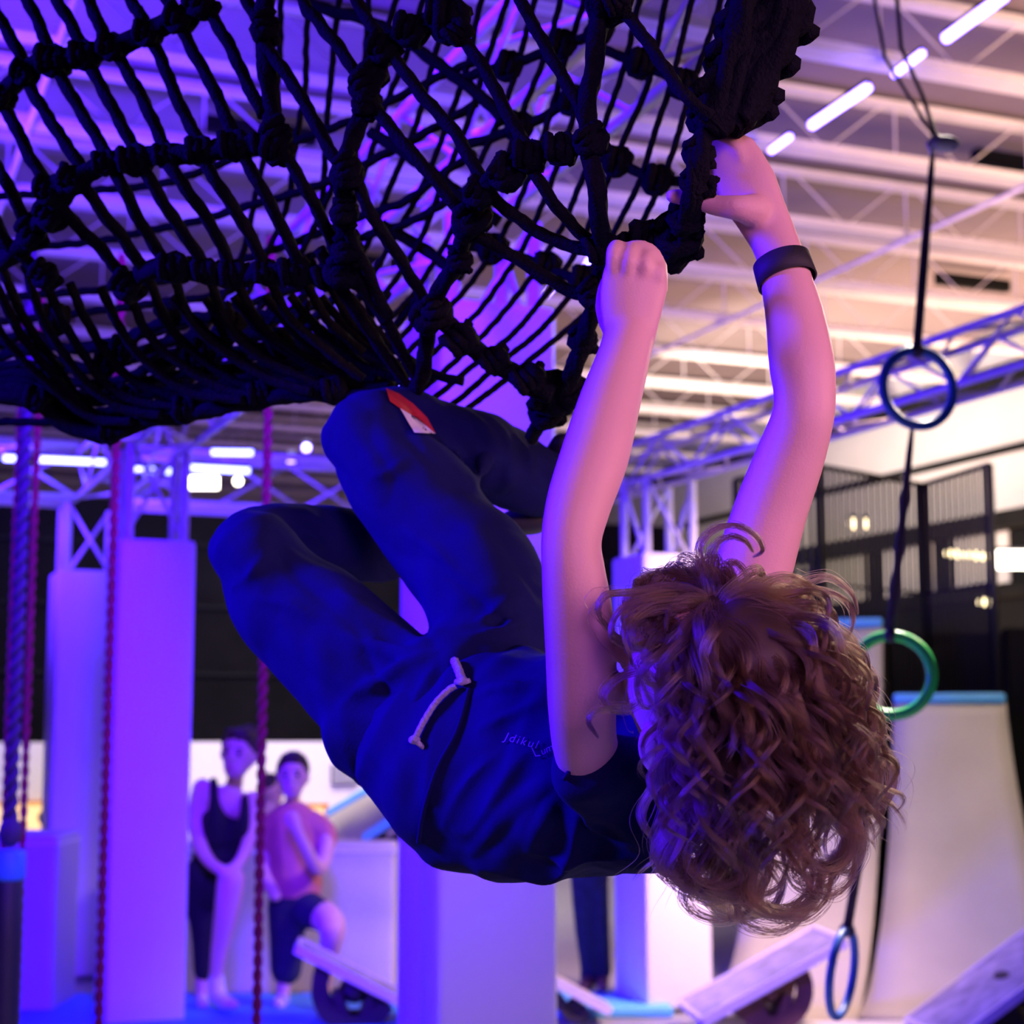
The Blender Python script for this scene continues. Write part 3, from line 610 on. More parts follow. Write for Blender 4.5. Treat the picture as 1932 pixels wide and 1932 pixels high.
# border of the net on the right: a bundle of thick ropes
BORDER = [[(1500,-20),(1478,60),(1440,140),(1415,205),(1400,228)],
          [(1455,-20),(1425,80),(1395,150),(1375,210),(1350,240)],
          [(1405,-20),(1385,80),(1362,160),(1345,215),(1330,245)],
          [(1480,-20),(1452,60),(1415,140),(1385,215),(1372,235)],
          [(1352,215),(1330,270),(1320,330),(1306,390),(1290,430),(1268,472)],
          [(1340,215),(1318,280),(1312,340),(1296,400),(1275,440),(1250,465)],
          [(1268,465),(1235,458),(1205,466),(1170,474),(1142,492),(1128,540),(1115,600),(1095,670),(1055,735),(1025,790),(1005,830)],
          [(1125,560),(1108,630),(1088,690),(1045,750)]]
for i, p in enumerate(BORDER): rope(p, 27 if i < 4 else 17, extra=0.015 if i < 4 else 0.02, name='border_rope', side=14, wob=1.2)
for x, y, a, s in ((1480,30,60,2.2),(1440,90,60,2.4),(1410,150,60,2.3),(1405,190,50,2.0),(1385,212,40,1.6),(1335,225,60,1.5),(1350,190,60,1.9),(1375,120,70,1.8),(1395,60,70,1.8),(1420,10,70,1.9),
                   (1318,290,70,1.2),(1310,345,80,1.1),(1295,410,80,1.4),(1280,445,70,1.8),(1262,470,30,1.7),(1225,452,10,1.4),(1198,462,0,1.1),
                   (1045,742,10,1.7),(1080,738,60,1.3),(1030,775,60,1.3),(1100,640,70,1.1),(1330,350,0,0.9)):
    knot(x, y, a, s, extra=0.03, turns=3)
# --- far side of the net tunnel (thinner in view)
def df(x, y): return dn(x, y) + 0.62 - 0.45 * min(1.0, max(0.0, (y - 480) / 330.0))
for k in range(17):
    xt = 1362 - 50 * k - (k > 9) * 4 * (k - 9); j = lambda: rnd.uniform(-9, 9)
    rope([(xt, -15), (xt - 48 + j(), 150), (xt - 112 + j(), 330), (xt - 172 + j(), 460), (xt - 255 + j(), 580), (xt - 370 + j(), 690), (xt - 480, 775) if (xt < 920 or xt > 1120) else (xt - 450, 733)] if xt > 700 else
         [(xt, -15), (xt - 20 + j(), 200), (xt - 50 + j(), 400), (xt - 120 + j(), 560), (xt - 210 + j(), 690), (xt - 290, 775)], 6.5, ny=df, side=8)
for k in range(10):
    y0 = 372 + 47 * k; j = lambda: rnd.uniform(-7, 7)
    poly = [(-20, y0), (150, y0 - 8 + j()), (300, y0 - 32 + j()), (450, y0 - 70 + j()), (600, y0 - 120 + j()), (760, y0 - 190 + j()), (900, y0 - 265 + j())]
    if k > 5: poly = poly[:5]
    poly = [(x, min(y, 815)) for x, y in poly]
    if k % 2 == 0 or k > 4: rope(poly, 7.5, ny=df, side=8)
for p in ([(860,150),(960,125),(1060,85),(1130,60)], [(880,270),(980,240),(1080,190)], [(1130,90),(1210,120),(1290,160)], [(1110,290),(1165,305),(1240,340),(1325,335)], [(850,470),(930,470),(1030,505),(1100,530)]):
    rope(p, 10, ny=df, side=8)
    for x, y in p[1:]: knot(x, y, 20, 1.2, ny=df, turns=2)
for p in ([(560,-15),(700,40),(830,120),(950,230)], [(700,250),(820,330),(940,420)], [(720,420),(800,470),(870,520)]):
    rope(p, 12, ny=df, side=8)
# --- lower left: ropes running down into the sagging bottom edge
starts = [(-15,610),(-15,540),(-15,470),(40,500),(85,520),(135,530),(190,545),(240,540),(275,515),(320,505),(385,515),(442,520),(505,515),(568,512),(620,520),(655,500)]
def yb(x):
    K = [(-20,748),(60,755),(140,812),(195,826),(260,800),(350,782),(420,770),(520,748),(600,742),(660,752),(800,745)]
    for (a, b), (c, d) in zip(K, K[1:]):
        if x <= c: return b + (d - b) * (x - a) / (c - a)
    return 745
for i, (x, y) in enumerate(starts):
    p = [(x, y)]
    for dx, f in ((45, 0.38), (110, 0.66), (190, 0.88), (270, 1.0)):
        X = x + dx; Y = y + (yb(X) - 6 - y) * f; p.append((X + rnd.uniform(-6, 6), Y))
    p = [q for q in p if q[0] < 740]
    if len(p) > 1: rope(p, 9.5, extra=0.03 + 0.02 * (i % 3))
for k, off in enumerate((0, 22, 46, 74, 105, 140, 180)):
    pl = [(x, yb(x) - off * (0.45 + 0.55 * math.sin(math.pi * min(1, max(0, (x + 40) / 740.0))))) for x in range(-20, 741, 76)]
    rope(pl, 15 if k < 2 else 10, extra=0.05 + 0.03 * k, side=10, name='rope')
for i in range(5):
    x = 70 + i * 140; knot(x, yb(x) - 10, 20 - i * 6, 1.1, extra=0.05, turns=2)
for i in range(14):
    x = 60 + rnd.random() * 600; y = yb(x) - 30 - rnd.random() * 170; knot(x, y, rnd.uniform(-30, 40), 1.0 + 0.3 * rnd.random(), extra=0.12, turns=2)
for i in range(11):
    x = 150 + i * 52; rope([(x, yb(x) - 22), (x + 30, yb(x) - 64), (x + 72, yb(x) - 130), (x + 120, yb(x) - 190)], 7.5, extra=0.22, side=8)
for i in range(7):
    x = 330 + i * 55; rope([(x, 560), (x + 60, 630), (x + 140, 690), (x + 215, 716)], 9, extra=0.10)

# ================================================================ THE CLIMBER
boy = thing('person', 'child with curly brown hair in navy shirt and sweatpants hanging from the net', 'person', P(900, 1400, 1.8))
BO = boy.location.copy()
def child(name, me, m, parent=boy):
    me.transform(Matrix.Translation(-BO)); o = link(name, me, m, None, True); o.parent = parent
    return o
# head frame: n = where the face looks, c = crown, e = towards the right ear
HC = P(1356, 1296, 1.50); n_ = V((-0.66, 0.46, 0.60)).normalized(); c_ = V((0.10, -0.88, 0.46)); c_ = (c_ - n_ * c_.dot(n_)).normalized(); e_ = c_.cross(n_).normalized()
if e_.x < 0: e_ = -e_
HR = Matrix((e_, n_, c_)).transposed()      # columns: ear, nose, crown
def H(x, y, z): return HC + HR @ V((x, y, z))
bm = bmesh.new()
# skull and face
ell(bm, H(0, 0, 0.0), (0.076, 0.092, 0.088), HR, 24); ell(bm, H(0, 0.022, -0.05), (0.058, 0.066, 0.062), HR, 20); ell(bm, H(0, 0.058, -0.088), (0.026, 0.026, 0.024), HR, 14)
sweep(bm, [H(0, 0.088, 0.0), H(0, 0.100, -0.022), H(0, 0.104, -0.040)], [0.007, 0.009, 0.012], side=10)   # nose
ell(bm, H(0, 0.096, -0.045), (0.015, 0.012, 0.009), HR, 12)
for s in (-1, 1):
    ell(bm, H(s * 0.032, 0.078, 0.008), (0.020, 0.012, 0.008), HR, 12); ell(bm, H(s * 0.036, 0.066, -0.036), (0.024, 0.020, 0.022), HR, 12)  # brow, cheek
    ell(bm, H(s * 0.080, 0.0, -0.022), (0.008, 0.018, 0.030), HR, 14)   # ear
ell(bm, H(0, 0.086, -0.066), (0.020, 0.009, 0.005), HR, 12); ell(bm, H(0, 0.084, -0.075), (0.017, 0.009, 0.006), HR, 12)   # lips
# neck, shoulders, trunk (under the shirt), legs (under the trousers)
nb = H(0, -0.02, -0.085)
sweep(bm, [H(0, -0.01, -0.04), nb, P(1240, 1425, 1.72), P(1190, 1430, 1.78)], [0.045, 0.045, 0.05, 0.05], side=16)
limb(bm, [(1200,1450,1.73,85),(1080,1450,1.79,115),(950,1420,1.87,110),(830,1340,1.96,100)])
def add_arm_l(bm):
    limb(bm, [(1160,1470,1.64,72),(1110,1425,1.60,62),(1098,1340,1.56,64),(1096,1240,1.53,67),(1090,1150,1.51,66),(1082,1080,1.50,61),(1078,1020,1.50,58),(1092,950,1.51,63),(1122,860,1.53,66),(1150,760,1.555,60),(1172,690,1.575,53),(1185,640,1.59,50),(1188,605,1.595,54,0.6)], 8, 20)
def add_arm_r(bm):
    limb(bm, [(1330,1330,1.66,80),(1390,1180,1.66,78),(1425,1060,1.65,74),(1455,960,1.64,70),(1490,865,1.625,66),(1514,790,1.61,60),(1518,740,1.61,60),(1512,680,1.615,63),(1500,600,1.63,57),(1486,540,1.64,51),(1474,490,1.65,46),(1455,440,1.655,46,0.8)], 8, 20)
add_arm_l(bm); add_arm_r(bm)
# left hand: back of the hand towards the camera, fingers over the rope and curled away
def finger(bm, keys): limb(bm, keys, 5, 10)
limb(bm, [(1188,640,1.592,50,0.62),(1190,590,1.592,60,0.50),(1196,540,1.592,66,0.42),(1202,515,1.592,62,0.38),(1204,498,1.594,54,0.34)], 7, 18)
finger(bm, [(1158,520,1.590,17,1),(1158,480,1.586,17,1),(1164,466,1.604,16.5,1),(1170,478,1.632,15,1),(1172,515,1.640,13,1),(1172,540,1.632,11,1)])
finger(bm, [(1186,520,1.586,17,1),(1188,488,1.582,17,1),(1192,470,1.602,16.5,1),(1196,482,1.634,15,1),(1198,520,1.644,13,1),(1198,550,1.636,11,1)])
finger(bm, [(1214,525,1.586,16.5,1),(1218,496,1.582,16.5,1),(1221,480,1.604,16,1),(1222,492,1.634,14.5,1),(1222,528,1.642,12.5,1),(1222,552,1.634,11,1)])
finger(bm, [(1238,540,1.590,15,1),(1244,514,1.586,15,1),(1246,502,1.604,14,1),(1245,512,1.630,13,1),(1243,540,1.636,11.5,1),(1242,556,1.630,10,1)])
limb(bm, [(1160,625,1.605,24,1),(1145,590,1.615,22,1),(1142,555,1.632,18,1),(1152,525,1.652,15,1),(1178,510,1.660,13,1),(1200,508,1.660,11,1)], 6, 12)   # thumb
# right hand: seen from its back and thumb side, fingers hooked over the border rope, thumb under it
limb(bm, [(1462,455,1.655,46,0.75),(1436,405,1.655,52,0.62),(1408,350,1.655,60,0.50),(1388,300,1.655,52,0.42)], 7, 18)
finger(bm, [(1400,300,1.648,17,1),(1382,268,1.650,18,1),(1352,262,1.655,17,1),(1325,278,1.664,15,1),(1312,302,1.672,13,1),(1318,322,1.672,11,1)])
finger(bm, [(1388,300,1.664,17,1),(1366,278,1.668,17,1),(1340,276,1.676,16,1),(1316,292,1.682,14.5,1),(1306,318,1.684,13,1),(1314,338,1.680,11,1)])
finger(bm, [(1382,318,1.676,16,1),(1358,298,1.684,16,1),(1332,300,1.692,15,1),(1312,318,1.694,14,1),(1306,340,1.690,12,1)])
finger(bm, [(1380,335,1.682,14.5,1),(1358,322,1.694,14.5,1),(1334,326,1.700,13.5,1),(1318,344,1.700,12,1),(1316,358,1.696,10.5,1)])
limb(bm, [(1425,398,1.640,34,0.8),(1392,392,1.632,26,0.9),(1352,388,1.640,21,1),(1316,378,1.648,18.5,1),(1288,372,1.655,17,1),(1268,370,1.655,14,1)], 6, 12)
# legs inside the trousers and ankles
limb(bm, [(930,1190,1.97,64),(832,1005,2.04,56),(712,850,2.10,50),(800,835,2.15,45),(930,890,2.20,38),(1020,925,2.24,36),(1055,940,2.26,34)])
limb(bm, [(800,1360,1.97,72),(640,1225,2.01,58),(500,1065,2.06,52),(600,1035,2.14,40),(720,1050,2.19,30),(800,1065,2.23,26)])
body_me = melt(bm, 0.0034, 3, 0.5)
skin_m = M['skin']
body = child('body', body_me, skin_m)
# eyes and eyebrows
for s in (-1, 1):
    bm = bmesh.new(); ell(bm, H(s * 0.031, 0.0775, -0.008), 0.0115, HR, 14); me = bpy.data.meshes.new('eye'); bm.to_mesh(me); bm.free(); child('eye', me, M['eye'])
    bm = bmesh.new(); ell(bm, H(s * 0.031, 0.0865, -0.008), (0.0055, 0.003, 0.0055), HR, 10); me = bpy.data.meshes.new('iris'); bm.to_mesh(me); bm.free(); child('iris', me, M['iris'])
    bm = bmesh.new(); ell(bm, H(s * 0.033, 0.0895, 0.012), (0.017, 0.004, 0.0035), HR, 10); me = bpy.data.meshes.new('eyebrow'); bm.to_mesh(me); bm.free(); child('eyebrow', me, M['bhair'])

# ---- sweatpants
def folds(bm, tree, lines, Y):
    """soft cloth folds: low ridges laid on the surface found by tree, melted into it afterwards"""
    for ln, r in lines:
        ks = []
        for x, y in ln:
            q = lay(tree, x, y, -r * 0.35 * Y / F, Y); ks.append((x, y, q.y, r if 0 < len(ks) < len(ln) - 1 else r * 0.4, 0.8))
        limb(bm, ks, 6, 10)
def pants_base():
    bm = bmesh.new()
    pants_parts(bm); return bm
def pants_parts(bm):
    limb(bm, [(700,822,2.08,92,0.95),(755,905,2.05,108),(830,1000,2.02,114),(900,1085,1.98,122),(935,1170,1.95,128)], 8, 24)     # upper thigh
    limb(bm, [(690,822,2.085,88),(760,800,2.12,72),(850,835,2.15,76),(930,870,2.18,80),(1000,900,2.21,74),(1045,915,2.24,66)], 8, 20)  # its shin
    limb(bm, [(486,1054,2.04,92,0.95),(545,1135,2.02,110),(630,1215,1.99,126),(716,1300,1.95,130),(790,1345,1.93,140)], 8, 24)     # lower thigh
    limb(bm, [(475,1045,2.06,88),(540,1020,2.10,76),(620,1022,2.14,72),(690,1035,2.17,66),(722,1046,2.19,58)], 8, 20)
    limb(bm, [(740,1355,1.94,138),(805,1348,1.93,145),(862,1345,1.90,165)], 8, 24)
    limb(bm, [(930,1225,1.93,112),(895,1290,1.90,140)], 8, 20)
    limb(bm, [(730,1415,1.95,92),(715,1440,1.96,60)], 6, 16)
def wr(co):
    p = co; a = noise.noise(V((p.x * 9 + p.z * 14, p.y * 6, p.z * 7 - p.x * 10))) ; b = noise.noise(V((p.x * 26 + p.z * 30, p.y * 20, p.z * 12 - p.x * 16)))
    c = noise.noise(V((p.x * 14 + p.z * 4, p.y * 8, p.z * 16 + p.x * 9)))
    return 0.0065 * a + 0.002 * b - 0.0035 * max(0, 1 - abs(c) * 3)
t0 = bvh(melt(pants_base(), 0.007, 4, 0.5)); bm = pants_base()
folds(bm, t0, [([(880,775),(905,815),(915,865),(900,915)], 15), ([(925,795),(955,840),(960,890),(945,930)], 16), ([(975,825),(1000,865),(1000,915)], 15), ([(800,800),(850,850),(890,900)], 13),
               ([(830,1228),(770,1204),(700,1165),(640,1118)], 14), ([(835,1245),(760,1235),(680,1215),(600,1180)], 17), ([(825,1235),(760,1260),(690,1300),(640,1330)], 19), ([(840,1240),(800,1300),(760,1370)], 17),
               ([(480,1130),(540,1140),(610,1180)], 14), ([(430,1110),(480,1080),(520,1020)], 13), ([(905,1170),(960,1140),(1005,1115)], 17), ([(880,1205),(930,1195),(1000,1165)], 16),
               ([(760,1000),(830,1050),(880,1120)], 12), ([(700,900),(740,890),(800,850)], 13), ([(560,985),(600,1020),(640,1060)], 12)], 2.0)
pants_me = melt(bm, 0.0045, 5, 0.5, wr); pants_t = bvh(pants_me); pants = child('sweatpants', pants_me, M['pants'])
# ---- shirt
def shirt_base():
    bm = bmesh.new()
    limb(bm, [(855,1400,1.90,195,0.8),(905,1425,1.87,215,0.8),(980,1440,1.83,212,0.8),(1060,1455,1.78,205,0.8),(1150,1475,1.73,182,0.8),(1215,1480,1.69,158,0.8),(1262,1462,1.67,130,0.85)], 8, 30)
    limb(bm, [(862,1480,1.90,104),(900,1530,1.88,108)], 6, 16)
    limb(bm, [(1215,1500,1.66,105),(1165,1478,1.635,88),(1128,1452,1.615,76,1.0)], 6, 20)     # left sleeve
    limb(bm, [(1270,1420,1.70,110),(1340,1320,1.69,100),(1375,1240,1.68,92)], 6, 20)          # right sleeve
    return bm
def ws(co):
    p = co; a = noise.noise(V((p.x * 16 - p.z * 10, p.y * 9, p.z * 5 + p.x * 3))); b = noise.noise(V((p.x * 34 - p.z * 16, p.y * 20, p.z * 11)))
    c = noise.noise(V((p.x * 5, p.y * 5 + 7, p.z * 5)))
    return 0.010 * (0.5 - abs(a) * 2) + 0.003 * b + 0.006 * c
t0 = bvh(melt(shirt_base(), 0.007, 4, 0.5)); bm = shirt_base()
folds(bm, t0, [([(1050,1480),(1000,1500),(940,1560),(890,1610)], 17), ([(1060,1500),(1030,1550),(1000,1610)], 15), ([(1030,1330),(970,1350),(900,1380)], 15), ([(1020,1300),(960,1300),(900,1310)], 14),
               ([(1110,1500),(1120,1560),(1180,1600)], 14), ([(940,1420),(880,1480),(840,1560)], 16), ([(1000,1600),(1080,1625),(1180,1620)], 13)], 1.8)
shirt_me = melt(bm, 0.0042, 4, 0.5, ws)
shirt_t = bvh(shirt_me)
shirt = child('t_shirt', shirt_me, M['shirt'])
# hem, waistband, sleeve edge as raised bands that follow the cloth
def strip(tree, poly, rpx, Y, name, m, lift=0.002, parent=boy):
    pts = [lay(tree, x, y, lift, Y) for x, y in [(a[0], a[1]) for a in crom([tuple(map(float, k)) for k in poly], 10)]]
    bm = sweep(bmesh.new(), pts, [rpx * Y / F] * len(pts), side=8); me = bpy.data.meshes.new(name); bm.to_mesh(me); bm.free()
    return child(name, me, m, parent)
def patch(tree, poly, name, m, lift=0.0018, parent=boy, cuts=5, Y=2.0):
    bm = bmesh.new(); vs = [bm.verts.new((x, y, 0)) for x, y in poly]; bm.faces.new(vs)
    bmesh.ops.subdivide_edges(bm, edges=bm.edges[:], cuts=cuts); bmesh.ops.triangulate(bm, faces=bm.faces[:])
    bmesh.ops.subdivide_edges(bm, edges=bm.edges[:], cuts=2, use_grid_fill=True); bmesh.ops.triangulate(bm, faces=bm.faces[:])
    for v in bm.verts: v.co = lay(tree, v.co.x, v.co.y, lift, Y)
    bmesh.ops.recalc_face_normals(bm, faces=bm.faces)
    me = bpy.data.meshes.new(name); bm.to_mesh(me); bm.free(); return child(name, me, m, parent)
strip(shirt_t, [(885,1300),(862,1380),(825,1450),(800,1530),(790,1590)], 5, 1.8, 'hem', M['shirt'], 0.0)
strip(shirt_t, [(1064,1470),(1085,1440),(1110,1400),(1135,1360)], 5, 1.6, 'cuff', M['shirt'], 0.0)
p = patch(pants_t, [(728,732),(752,742),(780,762),(806,788),(822,818),(790,790),(755,770),(736,757)], 'knee_stripe', M['red'], lift=0.003, parent=boy, Y=2.02); p['label'] = 'red stripe on the knee'
p = patch(pants_t, [(755,770),(775,782),(800,800),(822,818),(800,817),(782,816),(770,796)], 'knee_stripe', M['white'], lift=0.0055, parent=boy, Y=2.02); p['label'] = 'white triangle on the knee'
# drawstring: two visible lengths with knots
def cordpiece(keys, r, name='drawstring'):
    both = []
    for x, y in [(a[0], a[1]) for a in crom([tuple(map(float, k)) for k in keys], 8)]:
        c1_ = lay(pants_t, x, y, 0.005, 1.8); c2_ = lay(shirt_t, x, y, 0.005, 1.8); both.append(c1_ if (c1_ - CAM).length < (c2_ - CAM).length else c2_)
    bm = sweep(bmesh.new(), both, [r] * len(both), side=8, prof=lambda ph, s, i: 1 + 0.08 * math.cos(2 * ph + s * 700)); me = bpy.data.meshes.new(name); bm.to_mesh(me); bm.free()
    o = child(name, me, M['cord']); o['label'] = 'white patterned drawstring'; return both
k1 = cordpiece([(857,1246),(864,1262),(872,1284)], 0.0050); k2 = cordpiece([(860,1294),(846,1302),(822,1326),(800,1360),(782,1396)], 0.0036)
bm = bmesh.new()
for c, r in ((k1[-1], 0.0066), (k2[-1], 0.0066)):
    ell(bm, c, (r, r, r * 0.75), seg=12)
tp = k1[-1]; sweep(bm, [tp + V((-0.007, -0.004, -0.001)), tp + V((0.0, -0.008, -0.003)), tp + V((0.008, -0.004, 0.0))], [0.003] * 3, side=8)
bmv = k2[-1]; sweep(bm, [bmv, bmv + V((0.006, -0.002, -0.005)), bmv + V((0.012, 0.0, -0.010))], [0.0032, 0.003, 0.0026], side=8)
me = bpy.data.meshes.new('drawstring_knot'); bm.to_mesh(me); bm.free(); child('drawstring_knot', me, M['cord'])
# writing on the chest: a few hand-drawn looking letters
def letters(txt, x0, y0, size, ang, spread, name='chest_print', italic=0.2):
    cu = bpy.data.curves.new('t', 'FONT'); cu.body = txt; cu.size = size; cu.space_character = spread; cu.shear = italic; cu.resolution_u = 3; cu.offset = -0.15
    o = bpy.data.objects.new('t', cu); COL.objects.link(o); dg = bpy.context.evaluated_depsgraph_get(); dg.update()
    me = bpy.data.meshes.new_from_object(o.evaluated_get(dg)); bpy.data.objects.remove(o)
    bm = bmesh.new(); bm.from_mesh(me); bmesh.ops.triangulate(bm, faces=bm.faces[:]); a = math.radians(ang)
    bmesh.ops.subdivide_edges(bm, edges=[e for e in bm.edges if e.calc_length() > 4], cuts=2)
    for v in bm.verts:
        X, Y = v.co.x, -v.co.y; v.co = lay(shirt_t, x0 + X * math.cos(a) - Y * math.sin(a), y0 + X * math.sin(a) + Y * math.cos(a), 0.0022, 1.7)
    bm.to_mesh(me); bm.free(); me.name = name; o = child(name, me, PR); o['label'] = 'small pale lettering on the chest'; return o
PR = mat('pale_print', (0.30, 0.26, 0.36), 0.9, nscale=30, namp=0.1)
letters('Jdikul', 950, 1396, 23, 15, 1.25); letters('L', 1008, 1428, 26, -8, 1.0, italic=-0.3); letters('um', 1022, 1425, 20, -25, 1.0)
# foot soles that show between the legs
bm = bmesh.new(); limb(bm, [(1040,900,2.27,30),(1052,872,2.25,34),(1062,840,2.23,26)]); limb(bm, [(1060,930,2.28,40),(1010,975,2.26,34),(965,985,2.25,24)])
ft = child('sock', melt(bm, 0.005, 3), M['case']); ft['label'] = 'dark sock'
bm = bmesh.new(); limb(bm, [(790,1062,2.24,40),(835,1075,2.27,42),(870,1050,2.29,30)]); ft = child('sock', melt(bm, 0.005, 3), M['case']); ft['label'] = 'dark sock'
# wristband around the right forearm
wc0 = P(1472, 524, 1.642); wc1 = P(1482, 498, 1.648); wd = (P(1470, 490, 1.65) - P(1492, 560, 1.637)).normalized(); bm = bmesh.new()
cw = P(1480, 512, 1.646); vd = (cw - CAM).normalized(); a_ = wd.cross(vd).normalized(); a_ = (a_ * math.cos(0.0) ).normalized(); b_ = wd.cross(a_).normalized(); rings = []
tilt = wd
for hh, rr in ((-0.0125, 0.0285), (-0.0125, 0.0300), (0.0, 0.0296), (0.0125, 0.0290), (0.0125, 0.0272)):
    rings.append([bm.verts.new(cw + tilt * hh + a_ * math.cos(2 * math.pi * k / 40) * rr + b_ * math.sin(2 * math.pi * k / 40) * rr * 0.92) for k in range(40)])
for i in range(4):
    for k in range(40): bm.faces.new((rings[i][k], rings[i][(k + 1) % 40], rings[i + 1][(k + 1) % 40], rings[i + 1][k]))
me = bpy.data.meshes.new('wristband'); bm.to_mesh(me); bm.free(); o = child('wristband', me, M['band']); o['label'] = 'wide black wristband'

# ---- hair: a dark under-layer and many curly locks of single hairs
hm = bpy.data.materials.new('curly_hair'); hm.use_nodes = True; nt = hm.node_tree; nt.nodes.clear()
out = nt.nodes.new('ShaderNodeOutputMaterial'); hb = nt.nodes.new('ShaderNodeBsdfHairPrincipled'); hb.model = 'CHIANG' if hasattr(hb, 'model') else hb.model
hb.parametrization = 'COLOR'; hi = nt.nodes.new('ShaderNodeHairInfo'); rp = nt.nodes.new('ShaderNodeMix'); rp.data_type = 'RGBA'
rp.inputs['A'].default_value = (0.022, 0.011, 0.008, 1); rp.inputs['B'].default_value = (0.085, 0.043, 0.028, 1)
nt.links.new(hi.outputs['Random'], rp.inputs['Factor']); nt.links.new(rp.outputs['Result'], hb.inputs['Color']); hb.inputs['Roughness'].default_value = 0.32; hb.inputs['Radial Roughness'].default_value = 0.4
nt.links.new(hb.outputs[0], out.inputs['Surface']); M['hair'] = hm
bm = bmesh.new(); ell(bm, H(0.006, -0.022, 0.010), (0.078, 0.084, 0.094), HR, 24); ell(bm, H(0.005, -0.055, -0.01), (0.078, 0.062, 0.075), HR, 20)
ell(bm, H(0.01, -0.095, -0.008), (0.062, 0.045, 0.055), HR, 18)
cap_me = melt(bm, 0.005, 3, 0.5, lambda p: 0.004 * noise.noise(p * 40)); child('hair_base', cap_me, M['bhair'])
hr = random.Random(3)
whorl = H(0.005, 0.02, 0.088)
NP = 30; strands = []
ax = (0.080, 0.096, 0.092)
def headf(p):      # signed measure to the skull ellipsoid, in head space
    q = HR.transposed() @ (p - HC); return q, math.sqrt((q.x / ax[0]) ** 2 + (q.y / ax[1]) ** 2 + (q.z / ax[2]) ** 2)
locks = 0; G = V((0, 0, -1))
while locks < 760:
    d = V((hr.gauss(0, 1), hr.gauss(0, 1), hr.gauss(0, 1))).normalized()
    # leave the face and the under side of the jaw bare
    if d.y > 0.58 and d.z < 0.30: continue
    if d.z < -0.6: continue
    if d.y > 0.84: continue
    if d.x < -0.05 and d.y > -0.02 and d.z < 0.78: continue
    locks += 1
    q = V((d.x * ax[0], d.y * ax[1], d.z * ax[2])); root = HC + HR @ q; nrm = (HR @ V((d.x / ax[0], d.y / ax[1], d.z / ax[2]))).normalized()
    flow = (root - whorl); flow = flow - nrm * flow.dot(nrm); flow = flow.normalized() if flow.length > 1e-4 else V((1, 0, 0))
    swirl = nrm.cross(flow) * hr.uniform(0.0, 0.9)
    vel = (nrm * hr.uniform(0.25, 0.7) + flow * 0.9 + swirl + V((hr.gauss(0, .18), hr.gauss(0, .18), hr.gauss(0, .18)))).normalized()
    down = max(0.0, -nrm.z); lift = hr.uniform(0.0, 0.016)
    L = hr.uniform(0.088, 0.140) + 0.03 * down
    pts = [root - nrm * 0.004]; p = pts[0].copy()
    for k in range(NP - 1):
        t = k / (NP - 1); v = (vel * (1 - 0.5 * t) + G * (0.15 + 1.0 * t)).normalized(); p = p + v * (L / (NP - 1)); vel = (vel * 0.88 + v * 0.2)
        qq, f = headf(p); lim = 1.04 + lift / 0.09 * min(1, t * 4)
        if f < lim:
            gq = V((qq.x / ax[0] ** 2, qq.y / ax[1] ** 2, qq.z / ax[2] ** 2)).normalized(); p = p + (HR @ gq) * (0.085 * (lim - f)) * 0.7
        if qq.y > 0.055 and qq.z < 0.03: p = p - n_ * 0.005
        if qq.x < -0.01 and qq.y > -0.01 and qq.z < 0.075: p = p + e_ * 0.005 - n_ * 0.005
        pts.append(p.copy())
    if max((p - HC).length for p in pts) > 0.19: continue
    # every lock winds into a loose ringlet
    curlR = hr.uniform(0.005, 0.012); curlN = L / hr.uniform(0.065, 0.13); ph = hr.uniform(0, 6.28); hand = hr.choice((-1, 1)); g = []
    pa = None
    for k, p in enumerate(pts):
        t = k / (NP - 1); tg = (pts[min(k + 1, NP - 1)] - pts[max(k - 1, 0)]).normalized()
        a = tg.cross(V((0.2, 0.9, 0.1))) if pa is None else pa - tg * pa.dot(tg); a = a.normalized(); pa = a; b = tg.cross(a)
        th = ph + hand * (t ** 1.25) * curlN * 2 * math.pi; amp = curlR * min(1, t * 1.6) * (0.8 + 0.7 * t)
        g.append((p + a * math.cos(th) * amp + b * math.sin(th) * amp, a, b))
    wdt = hr.uniform(0.0030, 0.0062); ns = 44
    for s_ in range(ns):
        rr = math.sqrt(hr.random()) * wdt; an = hr.uniform(0, 6.28); ln = hr.uniform(0.86, 1.0); fr = hr.random() < 0.06; off = V((hr.gauss(0, 1), hr.gauss(0, 1), hr.gauss(0, 1))) * (0.009 if fr else 0.0008)
        row = []
        for k in range(NP):
            x = k / (NP - 1) * ln * (NP - 1); i0 = min(int(x), NP - 2); f_ = x - i0; c = g[i0][0].lerp(g[i0 + 1][0], f_); t = k / (NP - 1)
            w_ = rr * (1.5 - 1.25 * t ** 1.5)
            row.append(c + g[i0][1] * math.cos(an) * w_ + g[i0][2] * math.sin(an) * w_ + off * t * t)
        strands.append(row)
